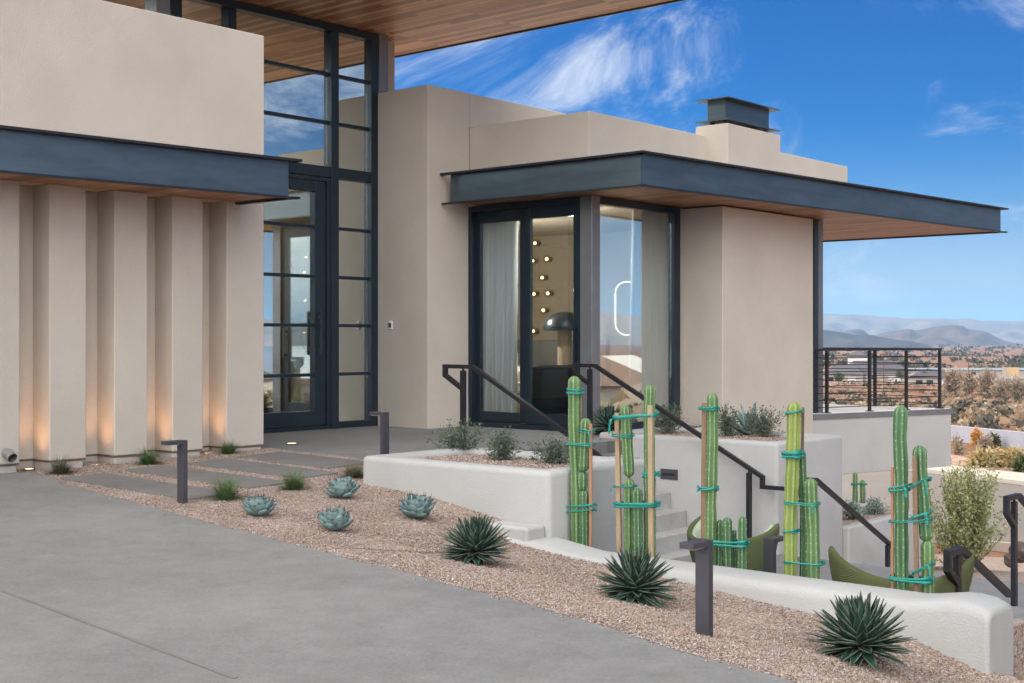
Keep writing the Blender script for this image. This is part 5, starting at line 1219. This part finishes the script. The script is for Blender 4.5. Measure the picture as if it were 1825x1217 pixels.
zz=nd(nt,'ShaderNodeMath',operation='ADD',ins={1:.10}); nt.links.new(sx.outputs[2],zz.inputs[0]); zm=nd(nt,'ShaderNodeMath',operation='MAXIMUM',ins={1:.03}); nt.links.new(zz.outputs[0],zm.inputs[0])
dv=nd(nt,'ShaderNodeVectorMath',operation='DIVIDE'); cb=nd(nt,'ShaderNodeCombineXYZ')
for i in range(3): nt.links.new(zm.outputs[0],cb.inputs[i])
nt.links.new(tc.outputs['Generated'],dv.inputs[0]); nt.links.new(cb.outputs[0],dv.inputs[1])
mp=nd(nt,'ShaderNodeMapping'); mr_=nd(nt,'ShaderNodeMapping'); mr_.inputs['Rotation'].default_value=(0,R(17),0); nt.links.new(tc.outputs['Generated'],mr_.inputs[0])
mp.inputs['Scale'].default_value=(3.0,2.6,6.0); mp.inputs['Location'].default_value=(4.7,1.2,0.4); nt.links.new(mr_.outputs[0],mp.inputs[0])
cn=nd(nt,'ShaderNodeTexNoise',ins={'Scale':1.15,'Detail':12.0,'Roughness':.68,'Distortion':1.5}); nt.links.new(mp.outputs[0],cn.inputs['Vector'])
# unseen bright cloud added behind the viewer, mostly left, to fill the shade
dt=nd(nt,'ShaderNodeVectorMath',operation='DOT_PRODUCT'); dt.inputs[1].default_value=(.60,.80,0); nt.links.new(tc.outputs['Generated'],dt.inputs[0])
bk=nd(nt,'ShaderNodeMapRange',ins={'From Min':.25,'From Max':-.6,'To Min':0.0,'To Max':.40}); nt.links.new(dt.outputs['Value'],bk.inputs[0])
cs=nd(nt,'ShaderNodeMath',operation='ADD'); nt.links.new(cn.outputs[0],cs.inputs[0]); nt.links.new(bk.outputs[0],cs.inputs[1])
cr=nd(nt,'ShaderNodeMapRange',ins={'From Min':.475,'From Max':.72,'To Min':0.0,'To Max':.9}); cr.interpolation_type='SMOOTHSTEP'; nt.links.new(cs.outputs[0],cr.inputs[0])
mx=nd(nt,'ShaderNodeMix',data_type='RGBA'); nt.links.new(cr.outputs[0],mx.inputs['Factor']); tn=nd(nt,'ShaderNodeMix',data_type='RGBA',blend_type='MULTIPLY',ins={'Factor':1.0}); tn.inputs['B'].default_value=(.92,.88,1.16,1); nt.links.new(hs.outputs[0],tn.inputs['A']); hz_=nd(nt,'ShaderNodeMapRange',ins={'From Min':.17,'From Max':-.02,'To Min':0.0,'To Max':.62}); hz_.interpolation_type='SMOOTHSTEP'; nt.links.new(sx.outputs[2],hz_.inputs[0])
hm_=nd(nt,'ShaderNodeMix',data_type='RGBA'); hm_.inputs['B'].default_value=(2.75,3.15,4.2,1); nt.links.new(hz_.outputs[0],hm_.inputs['Factor']); nt.links.new(tn.outputs['Result'],hm_.inputs['A']); nt.links.new(hm_.outputs['Result'],mx.inputs['A']); 
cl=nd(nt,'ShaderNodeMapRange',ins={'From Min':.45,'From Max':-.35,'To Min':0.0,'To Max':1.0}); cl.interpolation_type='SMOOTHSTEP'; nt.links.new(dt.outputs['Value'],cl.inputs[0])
cc=nd(nt,'ShaderNodeMix',data_type='RGBA'); cc.inputs['A'].default_value=(3.6,3.9,4.5,1); cc.inputs['B'].default_value=(18.4,18.5,18.6,1); nt.links.new(cl.outputs[0],cc.inputs['Factor']); nt.links.new(cc.outputs['Result'],mx.inputs['B'])  # rear cloud raised well above the front cloud, as added fill light
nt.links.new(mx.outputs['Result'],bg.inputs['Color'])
cam=bpy.data.cameras.new('camera'); co=bpy.data.objects.new('camera',cam); COL.objects.link(co); co.location=(0,0,HC); co.rotation_euler=(R(90),0,0)
cam.sensor_width=36; cam.lens=F/1825*36; cam.shift_y=-(608.5-HY)/1825; cam.clip_start=.1; cam.clip_end=40000; SC.camera=co
SC.view_settings.view_transform='Standard'; SC.view_settings.look='None'; SC.view_settings.gamma=1; SC.view_settings.exposure=.97
SC.cycles.use_denoising=True; SC.cycles.max_bounces=8; SC.cycles.transparent_max_bounces=12; SC.cycles.volume_bounces=0
SC.cycles.sample_clamp_indirect=6; SC.cycles.caustics_reflective=False; SC.cycles.caustics_refractive=False
